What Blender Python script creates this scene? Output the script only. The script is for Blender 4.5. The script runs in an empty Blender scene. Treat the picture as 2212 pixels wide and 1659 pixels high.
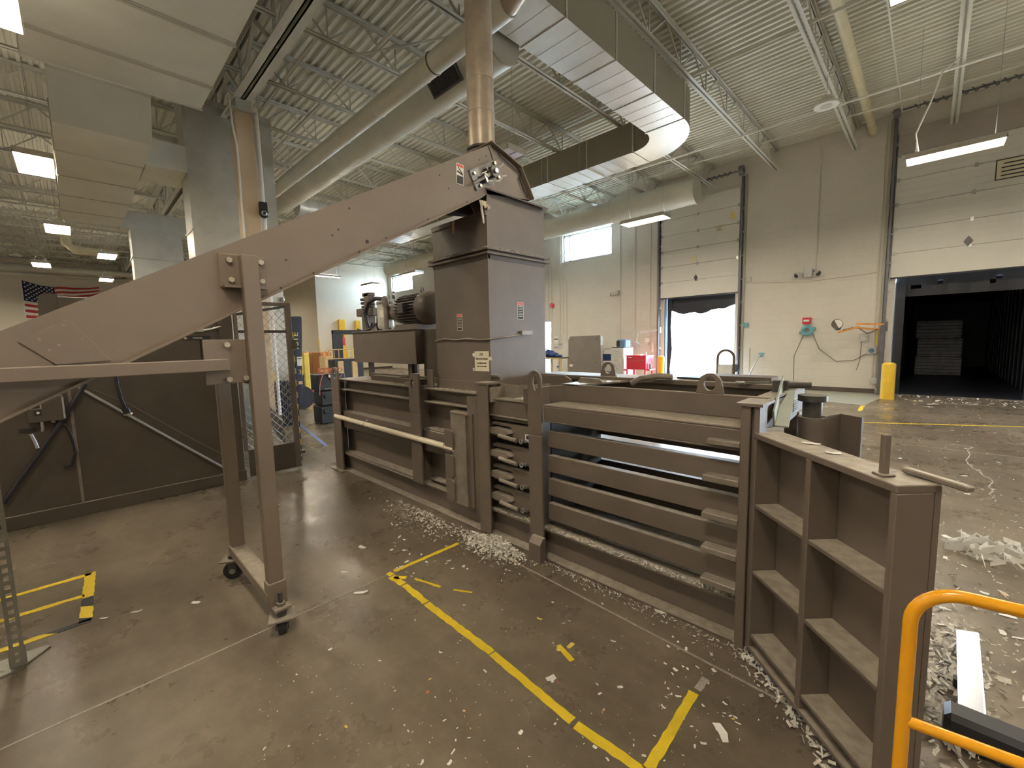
import bpy, math, random
from mathutils import Vector, Matrix
random.seed(7)
scene = bpy.context.scene
COL = scene.collection
R = math.radians

# ------------------------------------------------------------------ camera
FPX, CXP, CYP = 920.9, 1106.0, 829.5
YAW, PIT, ROL = R(44.472), R(-5.828), R(-1.319)
EYE = Vector((0, 0, 1.65))
fw = Vector((-math.sin(YAW) * math.cos(PIT), math.cos(YAW) * math.cos(PIT), math.sin(PIT)))
r0 = Vector((math.cos(YAW), math.sin(YAW), 0))
u0 = r0.cross(fw)
rt = r0 * math.cos(ROL) + u0 * math.sin(ROL)
up = u0 * math.cos(ROL) - r0 * math.sin(ROL)
cd = bpy.data.cameras.new('camera')
cd.sensor_fit = 'HORIZONTAL'
cd.sensor_width = 36.0
cd.lens = 36.0 * FPX / 2212.0
cd.clip_start = 0.05
cd.clip_end = 300
cam = bpy.data.objects.new('camera', cd)
cam.matrix_world = Matrix(((rt.x, up.x, -fw.x, 0), (rt.y, up.y, -fw.y, 0), (rt.z, up.z, -fw.z, EYE.z), (0, 0, 0, 1)))
COL.objects.link(cam)
scene.camera = cam

def at(px, py, **k):
    """world point seen at a pixel of the photograph on the plane x=, y= or z= (used to measure the place)"""
    d = rt * ((px - CXP) / FPX) - up * ((py - CYP) / FPX) + fw
    (a, v), = k.items()
    i = 'xyz'.index(a)
    return EYE + d * ((v - EYE[i]) / d[i])

# ------------------------------------------------------------------ world, exposure
LAMP = 58.0
LAMP_COL = (1.0, 0.885, 0.70)
SKY = 50.0
scene.view_settings.view_transform = 'Standard'
scene.view_settings.look = 'None'
scene.view_settings.gamma = 1
scene.view_settings.use_curve_mapping = False
scene.view_settings.exposure = 0.43
w = bpy.data.worlds.new('sky')
scene.world = w
w.use_nodes = True
bg = w.node_tree.nodes['Background']
bg.inputs[0].default_value = (0.74, 0.87, 1.0, 1)
bg.inputs[1].default_value = SKY

def portal(name, c, sx, sz, n):
    l = bpy.data.lights.new(name, 'AREA')
    l.shape = 'RECTANGLE'
    l.size, l.size_y = sx, sz
    l.cycles.is_portal = True
    o = bpy.data.objects.new(name, l)
    o.location = c
    o.rotation_euler = Vector(n).to_track_quat('-Z', 'Y').to_euler()
    COL.objects.link(o)
portal('daylight_portal_dock', (-5.75, 15.32, 1.6), 2.5, 3.2, (0, -1, 0))
portal('daylight_portal_dock_right', (6.82, 15.32, 1.6), 2.5, 3.2, (0, -1, 0))
portal('daylight_portal_window', (-10.28, 15.3, 5.46), 2.4, 1.1, (0, -1, 0))

# ------------------------------------------------------------------ materials
def nd(nt, t, **k):
    n = nt.nodes.new(t)
    for a, v in k.items():
        setattr(n, a, v)
    return n

def mat(name, col, rough=0.55, metal=0.0, var=0.12, scale=5.0, bump=0.0, bscale=60.0, dust=0.0, spec=0.5, dcol=(0.42, 0.37, 0.29), spots=0.0, blocks=None, rvar=0.0):
    m = bpy.data.materials.new(name)
    m.use_nodes = True
    nt = m.node_tree
    b = nt.nodes['Principled BSDF']
    L = nt.links.new
    geo = nd(nt, 'ShaderNodeNewGeometry')
    n1 = nd(nt, 'ShaderNodeTexNoise')
    n1.inputs['Scale'].default_value = scale
    n1.inputs['Detail'].default_value = 5
    n1.inputs['Roughness'].default_value = 0.62
    L(geo.outputs['Position'], n1.inputs['Vector'])
    rmp = nd(nt, 'ShaderNodeValToRGB')
    rmp.color_ramp.elements[0].position = 0.3
    rmp.color_ramp.elements[1].position = 0.7
    rmp.color_ramp.elements[0].color = (*[c * (1 - var) for c in col], 1)
    rmp.color_ramp.elements[1].color = (*[min(1, c * (1 + var)) for c in col], 1)
    L(n1.outputs['Fac'], rmp.inputs['Fac'])
    out = rmp.outputs['Color']
    if spots > 0:      # chipped and scuffed marks
        n3 = nd(nt, 'ShaderNodeTexNoise')
        n3.inputs['Scale'].default_value = scale * 9
        n3.inputs['Detail'].default_value = 3
        L(geo.outputs['Position'], n3.inputs['Vector'])
        r3 = nd(nt, 'ShaderNodeMapRange')
        r3.inputs['From Min'].default_value = 0.70
        r3.inputs['From Max'].default_value = 0.78
        r3.inputs['To Max'].default_value = spots
        L(n3.outputs['Fac'], r3.inputs['Value'])
        mx = nd(nt, 'ShaderNodeMix', data_type='RGBA')
        L(r3.outputs['Result'], mx.inputs['Factor'])
        L(out, mx.inputs['A'])
        mx.inputs['B'].default_value = (*[c * 0.45 for c in col], 1)
        out = mx.outputs['Result']
    if dust > 0:       # settled paper dust lying on upward faces
        sp = nd(nt, 'ShaderNodeSeparateXYZ')
        L(geo.outputs['Normal'], sp.inputs[0])
        mr = nd(nt, 'ShaderNodeMapRange')
        mr.inputs['From Min'].default_value = 0.55
        mr.inputs['From Max'].default_value = 0.95
        L(sp.outputs['Z'], mr.inputs['Value'])
        n2 = nd(nt, 'ShaderNodeTexNoise')
        n2.inputs['Scale'].default_value = 22
        n2.inputs['Detail'].default_value = 6
        L(geo.outputs['Position'], n2.inputs['Vector'])
        r2 = nd(nt, 'ShaderNodeMapRange')
        r2.inputs['From Min'].default_value = 0.3
        r2.inputs['From Max'].default_value = 0.65
        r2.inputs['To Min'].default_value = dust * 0.45
        r2.inputs['To Max'].default_value = dust
        L(n2.outputs['Fac'], r2.inputs['Value'])
        mu = nd(nt, 'ShaderNodeMath', operation='MULTIPLY')
        L(mr.outputs['Result'], mu.inputs[0])
        L(r2.outputs['Result'], mu.inputs[1])
        mx = nd(nt, 'ShaderNodeMix', data_type='RGBA')
        L(mu.outputs[0], mx.inputs['Factor'])
        L(out, mx.inputs['A'])
        mx.inputs['B'].default_value = (*dcol, 1)
        out = mx.outputs['Result']
    L(out, b.inputs['Base Color'])
    b.inputs['Roughness'].default_value = rough
    b.inputs['Metallic'].default_value = metal
    b.inputs['Specular IOR Level'].default_value = spec
    if rvar > 0:
        rr = nd(nt, 'ShaderNodeMapRange')
        rr.inputs['To Min'].default_value = max(0.05, rough - rvar)
        rr.inputs['To Max'].default_value = min(1, rough + rvar)
        L(n1.outputs['Fac'], rr.inputs['Value'])
        L(rr.outputs['Result'], b.inputs['Roughness'])
    hgt = None
    if bump > 0:
        nb = nd(nt, 'ShaderNodeTexNoise')
        nb.inputs['Scale'].default_value = bscale
        nb.inputs['Detail'].default_value = 4
        L(geo.outputs['Position'], nb.inputs['Vector'])
        hgt = (nb.outputs['Fac'], bump)
    if blocks:         # masonry courses too fine and faint to pick apart: shallow relief
        sp2 = nd(nt, 'ShaderNodeSeparateXYZ')
        L(geo.outputs['Position'], sp2.inputs[0])
        ad = nd(nt, 'ShaderNodeMath', operation='ADD')
        L(sp2.outputs['X'], ad.inputs[0])
        L(sp2.outputs['Y'], ad.inputs[1])
        cb = nd(nt, 'ShaderNodeCombineXYZ')
        L(ad.outputs[0], cb.inputs[0])
        L(sp2.outputs['Z'], cb.inputs[1])
        br = nd(nt, 'ShaderNodeTexBrick')
        br.inputs['Scale'].default_value = 1
        br.inputs['Brick Width'].default_value = blocks[0]
        br.inputs['Row Height'].default_value = blocks[1]
        br.inputs['Mortar Size'].default_value = 0.012
        br.inputs['Mortar Smooth'].default_value = 0.4
        L(cb.outputs[0], br.inputs['Vector'])
        inv = nd(nt, 'ShaderNodeMath', operation='SUBTRACT')
        inv.inputs[0].default_value = 1
        L(br.outputs['Fac'], inv.inputs[1])
        hgt = (inv.outputs[0], 0.25)
    if hgt:
        bp = nd(nt, 'ShaderNodeBump')
        bp.inputs['Strength'].default_value = hgt[1]
        bp.inputs['Distance'].default_value = 0.02
        L(hgt[0], bp.inputs['Height'])
        L(bp.outputs['Normal'], b.inputs['Normal'])
    return m

def emis(name, col, s):
    m = bpy.data.materials.new(name)
    m.use_nodes = True
    b = m.node_tree.nodes['Principled BSDF']
    b.inputs['Base Color'].default_value = (*col, 1)
    b.inputs['Emission Color'].default_value = (*col, 1)
    b.inputs['Emission Strength'].default_value = s
    return m

def glass_mat(name, tint=(0.92, 0.97, 1.0)):
    m = bpy.data.materials.new(name)
    m.use_nodes = True
    nt = m.node_tree
    nt.nodes.clear()
    o = nd(nt, 'ShaderNodeOutputMaterial')
    t = nd(nt, 'ShaderNodeBsdfTransparent')
    t.inputs[0].default_value = (*tint, 1)
    g = nd(nt, 'ShaderNodeBsdfGlossy')
    g.inputs['Roughness'].default_value = 0.03
    x = nd(nt, 'ShaderNodeMixShader')
    x.inputs[0].default_value = 0.06
    nt.links.new(t.outputs[0], x.inputs[1])
    nt.links.new(g.outputs[0], x.inputs[2])
    nt.links.new(x.outputs[0], o.inputs[0])
    return m

def stripe_mat(name, c1, c2, per, d, rough=0.5):
    m = bpy.data.materials.new(name)
    m.use_nodes = True
    nt = m.node_tree
    b = nt.nodes['Principled BSDF']
    geo = nd(nt, 'ShaderNodeNewGeometry')
    dt = nd(nt, 'ShaderNodeVectorMath', operation='DOT_PRODUCT')
    nt.links.new(geo.outputs['Position'], dt.inputs[0])
    dt.inputs[1].default_value = Vector(d) / per
    fr = nd(nt, 'ShaderNodeMath', operation='FRACT')
    nt.links.new(dt.outputs['Value'], fr.inputs[0])
    gt = nd(nt, 'ShaderNodeMath', operation='GREATER_THAN')
    nt.links.new(fr.outputs[0], gt.inputs[0])
    gt.inputs[1].default_value = 0.5
    mx = nd(nt, 'ShaderNodeMix', data_type='RGBA')
    nt.links.new(gt.outputs[0], mx.inputs['Factor'])
    mx.inputs['A'].default_value = (*c1, 1)
    mx.inputs['B'].default_value = (*c2, 1)
    nt.links.new(mx.outputs['Result'], b.inputs['Base Color'])
    b.inputs['Roughness'].default_value = rough
    return m

def floor_mat():
    m = bpy.data.materials.new('polished_concrete')
    m.use_nodes = True
    nt = m.node_tree
    b = nt.nodes['Principled BSDF']
    L = nt.links.new
    geo = nd(nt, 'ShaderNodeNewGeometry')
    def noise(s, det=5, ro=0.6, st=None):
        n = nd(nt, 'ShaderNodeTexNoise')
        n.inputs['Scale'].default_value = s
        n.inputs['Detail'].default_value = det
        n.inputs['Roughness'].default_value = ro
        if st:
            mp = nd(nt, 'ShaderNodeMapping')
            mp.inputs['Scale'].default_value = st
            mp.inputs['Rotation'].default_value = (0, 0, R(35))
            L(geo.outputs['Position'], mp.inputs['Vector'])
            L(mp.outputs[0], n.inputs['Vector'])
        else:
            L(geo.outputs['Position'], n.inputs['Vector'])
        return n.outputs['Fac']
    def ramp(f, p0, p1, c0, c1):
        r = nd(nt, 'ShaderNodeValToRGB')
        r.color_ramp.elements[0].position = p0
        r.color_ramp.elements[1].position = p1
        r.color_ramp.elements[0].color = (*c0, 1)
        r.color_ramp.elements[1].color = (*c1, 1)
        L(f, r.inputs['Fac'])
        return r.outputs['Color']
    def mix(f, a, bb, blend='MIX'):
        x = nd(nt, 'ShaderNodeMix', data_type='RGBA', blend_type=blend)
        if isinstance(f, float):
            x.inputs['Factor'].default_value = f
        else:
            L(f, x.inputs['Factor'])
        L(a, x.inputs['A'])
        L(bb, x.inputs['B'])
        return x.outputs['Result']
    base = ramp(noise(0.55, 6, 0.65), 0.32, 0.68, (0.118, 0.094, 0.068), (0.262, 0.218, 0.165))
    mot = ramp(noise(7.0, 6, 0.7), 0.3, 0.7, (0.80, 0.78, 0.74), (1.12, 1.10, 1.06))
    c = mix(1.0, base, mot, 'MULTIPLY')
    stk = ramp(noise(1.3, 7, 0.62, (0.5, 2.0, 1)), 0.42, 0.80, (1, 1, 1), (0.58, 0.56, 0.53))
    c = mix(1.0, c, stk, 'MULTIPLY')
    grit = ramp(noise(120, 2, 0.6), 0.70, 0.76, (0, 0, 0), (1, 1, 1))
    ds = nd(nt, 'ShaderNodeRGB')
    ds.outputs[0].default_value = (0.36, 0.33, 0.27, 1)
    c = mix(grit, c, ds.outputs[0])
    L(c, b.inputs['Base Color'])
    rr = nd(nt, 'ShaderNodeMapRange')
    rr.inputs['From Min'].default_value = 0.3
    rr.inputs['From Max'].default_value = 0.7
    rr.inputs['To Min'].default_value = 0.20
    rr.inputs['To Max'].default_value = 0.42
    L(noise(1.6, 6, 0.7), rr.inputs['Value'])
    L(rr.outputs['Result'], b.inputs['Roughness'])
    bp = nd(nt, 'ShaderNodeBump')
    bp.inputs['Strength'].default_value = 0.06
    bp.inputs['Distance'].default_value = 0.01
    L(noise(30, 4), bp.inputs['Height'])
    L(bp.outputs['Normal'], b.inputs['Normal'])
    return m

PAINT = (0.148, 0.117, 0.094)
MT = dict(
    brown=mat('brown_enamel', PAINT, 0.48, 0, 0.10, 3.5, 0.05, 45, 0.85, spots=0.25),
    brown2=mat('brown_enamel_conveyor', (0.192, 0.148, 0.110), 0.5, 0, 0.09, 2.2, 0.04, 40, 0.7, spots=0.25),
    browndk=mat('dark_and_shaded_enamel', (0.088, 0.068, 0.050), 0.5, 0, 0.16, 2.5, 0.04, 40, 0.7, spots=0.25),  # dark brown parts, and chamber parts with shade put into the colour
    brownrub=mat('rubbed_brown_enamel', (0.23, 0.195, 0.16), 0.42, 0.15, 0.25, 9, 0.05, 60, 0.8),
    bolt=mat('zinc_bolt', (0.55, 0.50, 0.40), 0.4, 0.6, 0.1, 30),
    steel=mat('bare_steel', (0.42, 0.42, 0.42), 0.35, 0.9, 0.15, 20),
    steeldk=mat('dark_steel', (0.10, 0.095, 0.09), 0.45, 0.6, 0.2, 20, dust=0.5),
    rod=mat('galvanised_conduit', (0.55, 0.56, 0.58), 0.35, 0.7, 0.1, 20),
    floor=floor_mat(),
    outside=mat('outdoor_concrete', (0.55, 0.53, 0.50), 0.9, 0, 0.1, 1.0),
    wall=mat('cream_block_paint', (0.66, 0.625, 0.56), 0.65, 0, 0.03, 1.2, blocks=(0.41, 0.205)),  # cooler than the end walls, daylight's coolness put into the paint
    wallend=mat('cream_panel_paint', (0.74, 0.68, 0.56), 0.65, 0, 0.03, 0.8, blocks=(1.8, 0.41)),
    base=mat('brown_wall_base', (0.10, 0.075, 0.06), 0.6),
    deck=mat('painted_deck', (0.64, 0.63, 0.54), 0.55, 0, 0.05, 2.0),
    joist=mat('painted_joist_steel', (0.52, 0.52, 0.46), 0.5, 0, 0.06, 4),
    column=mat('tan_column_paint', (0.60, 0.46, 0.31), 0.5, 0, 0.05, 3),
    white=mat('white_paint', (0.80, 0.79, 0.75), 0.5, 0, 0.04, 5),
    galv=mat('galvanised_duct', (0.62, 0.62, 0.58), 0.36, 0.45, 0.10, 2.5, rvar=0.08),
    duct=mat('painted_duct', (0.55, 0.54, 0.46), 0.42, 0.1, 0.06, 2),
    ductside=mat('duct_wrap', (0.40, 0.375, 0.30), 0.5, 0.1, 0.05, 2),
    spiral=mat('dusty_spiral_pipe', (0.42, 0.35, 0.27), 0.40, 0.35, 0.18, 6, dust=0.4),
    lamp=emis('lit_lamp_lens', LAMP_COL, LAMP),
    uplamp=emis('lit_lamp_upper_slot', LAMP_COL, LAMP * 0.10),
    lens=mat('unlit_lamp_lens', (0.66, 0.60, 0.70), 0.3),
    fixt=mat('fixture_metal', (0.62, 0.58, 0.50), 0.4, 0.2),
    glass=glass_mat('window_glass'),
    alu=mat('aluminium_frame', (0.60, 0.62, 0.65), 0.4, 0.7),
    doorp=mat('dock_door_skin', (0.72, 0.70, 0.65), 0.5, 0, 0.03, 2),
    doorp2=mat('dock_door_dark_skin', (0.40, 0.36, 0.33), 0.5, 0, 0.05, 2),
    rail=mat('dark_track_steel', (0.17, 0.17, 0.20), 0.45, 0.6),
    rubber=mat('black_rubber', (0.022, 0.022, 0.026), 0.55, 0, 0.2, 8),
    curtain=mat('black_dock_curtain', (0.014, 0.015, 0.022), 0.5, 0, 0.25, 2, 0.3, 6),
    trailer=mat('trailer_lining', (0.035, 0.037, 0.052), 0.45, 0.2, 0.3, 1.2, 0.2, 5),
    bale=mat('wrapped_bale', (0.42, 0.42, 0.46), 0.35, 0, 0.35, 5, 0.5, 9),
    yellow=mat('safety_yellow_paint', (0.85, 0.55, 0.05), 0.42, 0, 0.06, 6, spots=0.25),
    yellow2=mat('pale_yellow_paint', (0.80, 0.62, 0.12), 0.5, 0, 0.08, 6),
    orange=mat('orange_yellow_gloss', (0.85, 0.38, 0.012), 0.22, 0, 0.05, 12, spots=0.2),
    tape=mat('yellow_floor_tape', (0.80, 0.58, 0.03), 0.5, 0, 0.10, 12, 0.1, 80, spots=0.8),
    filler=mat('joint_filler_dust', (0.36, 0.33, 0.28), 0.8, 0, 0.25, 25),
    paper=mat('white_paper', (0.82, 0.80, 0.74), 0.8, 0, 0.05, 30),
    papery=mat('yellow_paper', (0.80, 0.62, 0.15), 0.8, 0, 0.05, 30),
    paperr=mat('red_paper', (0.75, 0.16, 0.12), 0.8, 0, 0.05, 30),
    papero=mat('buff_paper', (0.70, 0.50, 0.32), 0.8, 0, 0.05, 30),
    shred=mat('shredded_paper', (0.66, 0.62, 0.54), 0.9, 0, 0.35, 40),
    sign=mat('cream_sign_paper', (0.72, 0.66, 0.50), 0.7, 0, 0.06, 12),
    ink=mat('black_ink', (0.03, 0.028, 0.025), 0.6),
    inkred=mat('warning_red', (0.70, 0.10, 0.05), 0.5),
    stick=mat('sticker_white', (0.78, 0.75, 0.66), 0.4),
    pvc=mat('cream_pvc', (0.80, 0.71, 0.55), 0.35, 0, 0.04, 8),
    postgrey=mat('galvanised_angle', (0.27, 0.255, 0.21), 0.5, 0.3, 0.15, 12),
    drain=mat('aged_drain_paint', (0.60, 0.54, 0.36), 0.45),
    ductshade=mat('shaded_duct_side', (0.27, 0.245, 0.18), 0.55, 0.1, 0.05, 2),  # darker duct tone, the shade of the sides put into the colour
    green=mat('grey_green_angle', (0.34, 0.36, 0.31), 0.45, 0.2, 0.1, 8),
    black=mat('black_plastic', (0.018, 0.018, 0.020), 0.45, 0, 0.2, 8),
    navy=mat('navy_gloss', (0.016, 0.020, 0.040), 0.28, 0, 0.2, 5),
    red=mat('red_enamel', (0.70, 0.045, 0.075), 0.35, 0, 0.06, 6),
    redcord=mat('orange_cord', (0.62, 0.17, 0.09), 0.55),
    blue=mat('blue_cloth', (0.03, 0.055, 0.16), 0.8, 0, 0.2, 8),
    bluegrey=mat('blue_grey_plastic', (0.12, 0.20, 0.32), 0.5),
    teal=mat('teal_plastic', (0.16, 0.38, 0.42), 0.4),
    filegrey=mat('putty_file_cabinet', (0.56, 0.56, 0.54), 0.45),
    greypanel=mat('brown_grey_panel', (0.21, 0.185, 0.165), 0.5, 0, 0.08, 3),
    wood=mat('pale_wood', (0.55, 0.40, 0.20), 0.6, 0, 0.15, 12),
    card=mat('cardboard', (0.42, 0.20, 0.08), 0.75, 0, 0.08, 4),
    armor=mat('orange_arm_paint', (0.75, 0.34, 0.08), 0.4),
    flagred=mat('flag_red', (0.48, 0.045, 0.05), 0.8),
    flagblue=mat('flag_blue', (0.018, 0.02, 0.07), 0.8),
    flagwhite=mat('flag_white', (0.82, 0.79, 0.72), 0.8),
    hazard=stripe_mat('hazard_stripes', (0.75, 0.52, 0.04), (0.02, 0.02, 0.02), 0.16, (0.3, 0.5, 1.0)),
    hazardf=stripe_mat('hazard_floor_tape', (0.80, 0.58, 0.03), (0.03, 0.03, 0.03), 0.34, (1.0, -0.8, 0)),
    silver=mat('bright_metal_sheet', (0.72, 0.76, 0.86), 0.25, 0.5, 0.03, 6),
    bluetape=mat('blue_floor_line', (0.12, 0.22, 0.55), 0.5),
    filt=mat('grey_filter_shell', (0.50, 0.50, 0.44), 0.35),
    steelgrn=mat('dusty_dock_plate', (0.42, 0.43, 0.37), 0.5, 0.2, 0.1, 6),
    copper=mat('wire_silver', (0.5, 0.5, 0.48), 0.35, 0.8),
)

# ------------------------------------------------------------------ mesh helpers
class MB:
    """collects simple solids; build() links them as ONE mesh object"""
    def __init__(s):
        s.v, s.f, s.sm = [], [], []
    def add(s, vs, fs, smooth=False):
        o = len(s.v)
        s.v += [Vector(p) for p in vs]
        s.f += [tuple(i + o for i in f) for f in fs]
        s.sm += [smooth] * len(fs)
        return s
    def hexa(s, p):
        return s.add(p, [(0, 3, 2, 1), (4, 5, 6, 7), (0, 1, 5, 4), (1, 2, 6, 5), (2, 3, 7, 6), (3, 0, 4, 7)])
    def box(s, x0, x1, y0, y1, z0, z1):
        if x0 > x1: x0, x1 = x1, x0
        if y0 > y1: y0, y1 = y1, y0
        if z0 > z1: z0, z1 = z1, z0
        return s.hexa([(x0, y0, z0), (x1, y0, z0), (x1, y1, z0), (x0, y1, z0), (x0, y0, z1), (x1, y0, z1), (x1, y1, z1), (x0, y1, z1)])
    def obox(s, c, ax, ay, az, sx, sy, sz):
        c, ax, ay, az = Vector(c), Vector(ax).normalized() * sx / 2, Vector(ay).normalized() * sy / 2, Vector(az).normalized() * sz / 2
        return s.hexa([c - ax - ay - az, c + ax - ay - az, c + ax + ay - az, c - ax + ay - az, c - ax - ay + az, c + ax - ay + az, c + ax + ay + az, c - ax + ay + az])
    def bar(s, p0, p1, wd, ht, upv=(0, 0, 1)):
        p0, p1 = Vector(p0), Vector(p1)
        d = p1 - p0
        u = Vector(upv)
        sd = d.cross(u)
        if sd.length < 1e-6: sd = d.cross(Vector((1, 0, 0)))
        sd.normalize()
        u2 = sd.cross(d).normalized()
        return s.obox((p0 + p1) / 2, d, sd, u2, d.length, wd, ht)
    def prism(s, pts, axis, a, b):
        """polygon pts (2-D) extruded along axis from a to b"""
        def mk(p, t):
            if axis == 'x': return (t, p[0], p[1])
            if axis == 'y': return (p[0], t, p[1])
            return (p[0], p[1], t)
        n = len(pts)
        ar = sum(pts[i][0] * pts[(i + 1) % n][1] - pts[(i + 1) % n][0] * pts[i][1] for i in range(n))
        if (ar < 0) != (axis == 'y'): pts = pts[::-1]
        if a > b: a, b = b, a
        vs = [mk(p, a) for p in pts] + [mk(p, b) for p in pts]
        fs = [tuple(range(n))[::-1], tuple(range(n, 2 * n))] + [(i, (i + 1) % n, (i + 1) % n + n, i + n) for i in range(n)]
        return s.add(vs, fs)
    def plate_hole(s, poly, c, rx, rz, axis, a, b, n=28):
        """plate with an elliptic hole; poly and c in the plate's plane"""
        def hit(ang):
            d = (math.cos(ang), math.sin(ang)); best = 1e9
            for i in range(len(poly)):
                p, q = poly[i], poly[(i + 1) % len(poly)]
                ex, ey = q[0] - p[0], q[1] - p[1]
                den = d[0] * ey - d[1] * ex
                if abs(den) < 1e-9: continue
                t = ((p[0] - c[0]) * ey - (p[1] - c[1]) * ex) / den
                u = ((p[0] - c[0]) * d[1] - (p[1] - c[1]) * d[0]) / den
                if t > 0 and -1e-6 <= u <= 1 + 1e-6: best = min(best, t)
            return (c[0] + d[0] * best, c[1] + d[1] * best)
        angs = [2 * math.pi * i / n for i in range(n)] + [math.atan2(p[1] - c[1], p[0] - c[0]) % (2 * math.pi) for p in poly]
        angs = sorted(set(round(x, 5) for x in angs))
        m = len(angs)
        outr = [hit(x) for x in angs]
        inr = [(c[0] + rx * math.cos(x), c[1] + rz * math.sin(x)) for x in angs]
        def mk(p, t):
            if axis == 'x': return (t, p[0], p[1])
            if axis == 'y': return (p[0], t, p[1])
            return (p[0], p[1], t)
        vs = [mk(p, a) for p in outr] + [mk(p, a) for p in inr] + [mk(p, b) for p in outr] + [mk(p, b) for p in inr]
        fs = []
        for i in range(m):
            j = (i + 1) % m
            fs += [(i, i + m, j + m, j), (i + 2 * m, j + 2 * m, j + 3 * m, i + 3 * m), (i, j, j + 2 * m, i + 2 * m), (i + m, i + 3 * m, j + 3 * m, j + m)]
        return s.add(vs, fs)
    def ring(s, c, d, u, r, n):
        d = Vector(d).normalized(); u = Vector(u)
        a = (u - d * u.dot(d)).normalized(); b = d.cross(a)
        return [Vector(c) + a * (r * math.cos(2 * math.pi * i / n)) + b * (r * math.sin(2 * math.pi * i / n)) for i in range(n)]
    def tube(s, path, r, n=8, caps=True, smooth=True):
        path = [Vector(p) for p in path]
        rs = r if isinstance(r, (list, tuple)) else [r] * len(path)
        d0 = (path[1] - path[0]).normalized()
        u = Vector((0, 0, 1)) if abs(d0.z) < 0.9 else Vector((1, 0, 0))
        vs = []
        for i, p in enumerate(path):
            d = (path[min(i + 1, len(path) - 1)] - path[max(i - 1, 0)]).normalized()
            w_ = u - d * u.dot(d)
            u = w_.normalized() if w_.length > 1e-4 else u
            vs += s.ring(p, d, u, rs[i], n)
        fs = []
        for k in range(len(path) - 1):
            for i in range(n):
                j = (i + 1) % n
                fs.append((k * n + i, k * n + j, (k + 1) * n + j, (k + 1) * n + i))
        s.add(vs, fs, smooth and n > 5)
        if caps:
            o = len(path) * n
            s.add(vs[:n], [tuple(range(n))[::-1]])
            s.add(vs[-n:], [tuple(range(n))])
        return s
    def cyl(s, p0, p1, r, n=16, r1=None, smooth=True):
        return s.tube([p0, p1], [r, r if r1 is None else r1], n, True, smooth)
    def torus(s, c, ax, rr, r, n=20, m=8, a0=0, a1=2 * math.pi):
        ax = Vector(ax).normalized()
        u = Vector((0, 0, 1)) if abs(ax.z) < 0.9 else Vector((1, 0, 0))
        a = (u - ax * u.dot(ax)).normalized(); b = ax.cross(a)
        full = abs(a1 - a0 - 2 * math.pi) < 1e-6
        pts = [Vector(c) + a * (rr * math.cos(a0 + (a1 - a0) * i / n)) + b * (rr * math.sin(a0 + (a1 - a0) * i / n)) for i in range(n + 1)]
        return s.tube(pts, r, m, not full)
    def ball(s, c, r, n=12, m=8, sz=1.0):
        c = Vector(c)
        vs, fs = [], []
        for j in range(m + 1):
            th = math.pi * j / m
            for i in range(n):
                ph = 2 * math.pi * i / n
                vs.append(c + Vector((r * math.sin(th) * math.cos(ph), r * math.sin(th) * math.sin(ph), r * sz * math.cos(th))))
        for j in range(m):
            for i in range(n):
                k = (i + 1) % n
                fs.append((j * n + i, (j + 1) * n + i, (j + 1) * n + k, j * n + k))
        return s.add(vs, fs, True)
    def quad(s, a, b, c, d):
        return s.add([a, b, c, d], [(0, 1, 2, 3)])
    def build(s, name, m, parent=None, bevel=0.0, seg=1):
        off = Vector((0, 0, 0))
        p = parent
        while p is not None:
            off = off + Vector(p.location); p = p.parent
        me = bpy.data.meshes.new(name)
        me.from_pydata([v - off for v in s.v], [], s.f)
        me.polygons.foreach_set('use_smooth', s.sm)
        me.update()
        me.materials.append(MT[m] if isinstance(m, str) else m)
        o = bpy.data.objects.new(name, me)
        COL.objects.link(o)
        if parent is not None: o.parent = parent
        if bevel > 0:
            bv = o.modifiers.new('edge', 'BEVEL')
            bv.width = bevel; bv.segments = seg; bv.limit_method = 'ANGLE'; bv.angle_limit = R(50)
        return o

def B(*a):
    return MB().box(*a)

def tag(o, label, cat, group=None, kind=None):
    if label: o['label'] = label
    if cat: o['category'] = cat
    if group: o['group'] = group
    if kind: o['kind'] = kind
    return o

def thing(name, loc, label, cat, group=None, kind=None):
    o = bpy.data.objects.new(name, None)
    o.empty_display_size = 0.1
    o.location = loc
    COL.objects.link(o)
    return tag(o, label, cat, group, kind)

def struct(o, label=None):
    o['kind'] = 'structure'
    if label: o['label'] = label
    return o

def dup(root, loc, label=None, rotz=None, scale=None):
    """a copy of a thing with copies of its parts and sub-parts"""
    r = root.copy(); COL.objects.link(r); r.location = loc
    if rotz is not None: r.rotation_euler = (0, 0, rotz)
    if scale is not None: r.scale = scale
    if label: r['label'] = label
    for ch in list(root.children):
        c = ch.copy(); COL.objects.link(c); c.parent = r
        for g in list(ch.children):
            d = g.copy(); COL.objects.link(d); d.parent = c
    return r

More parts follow.
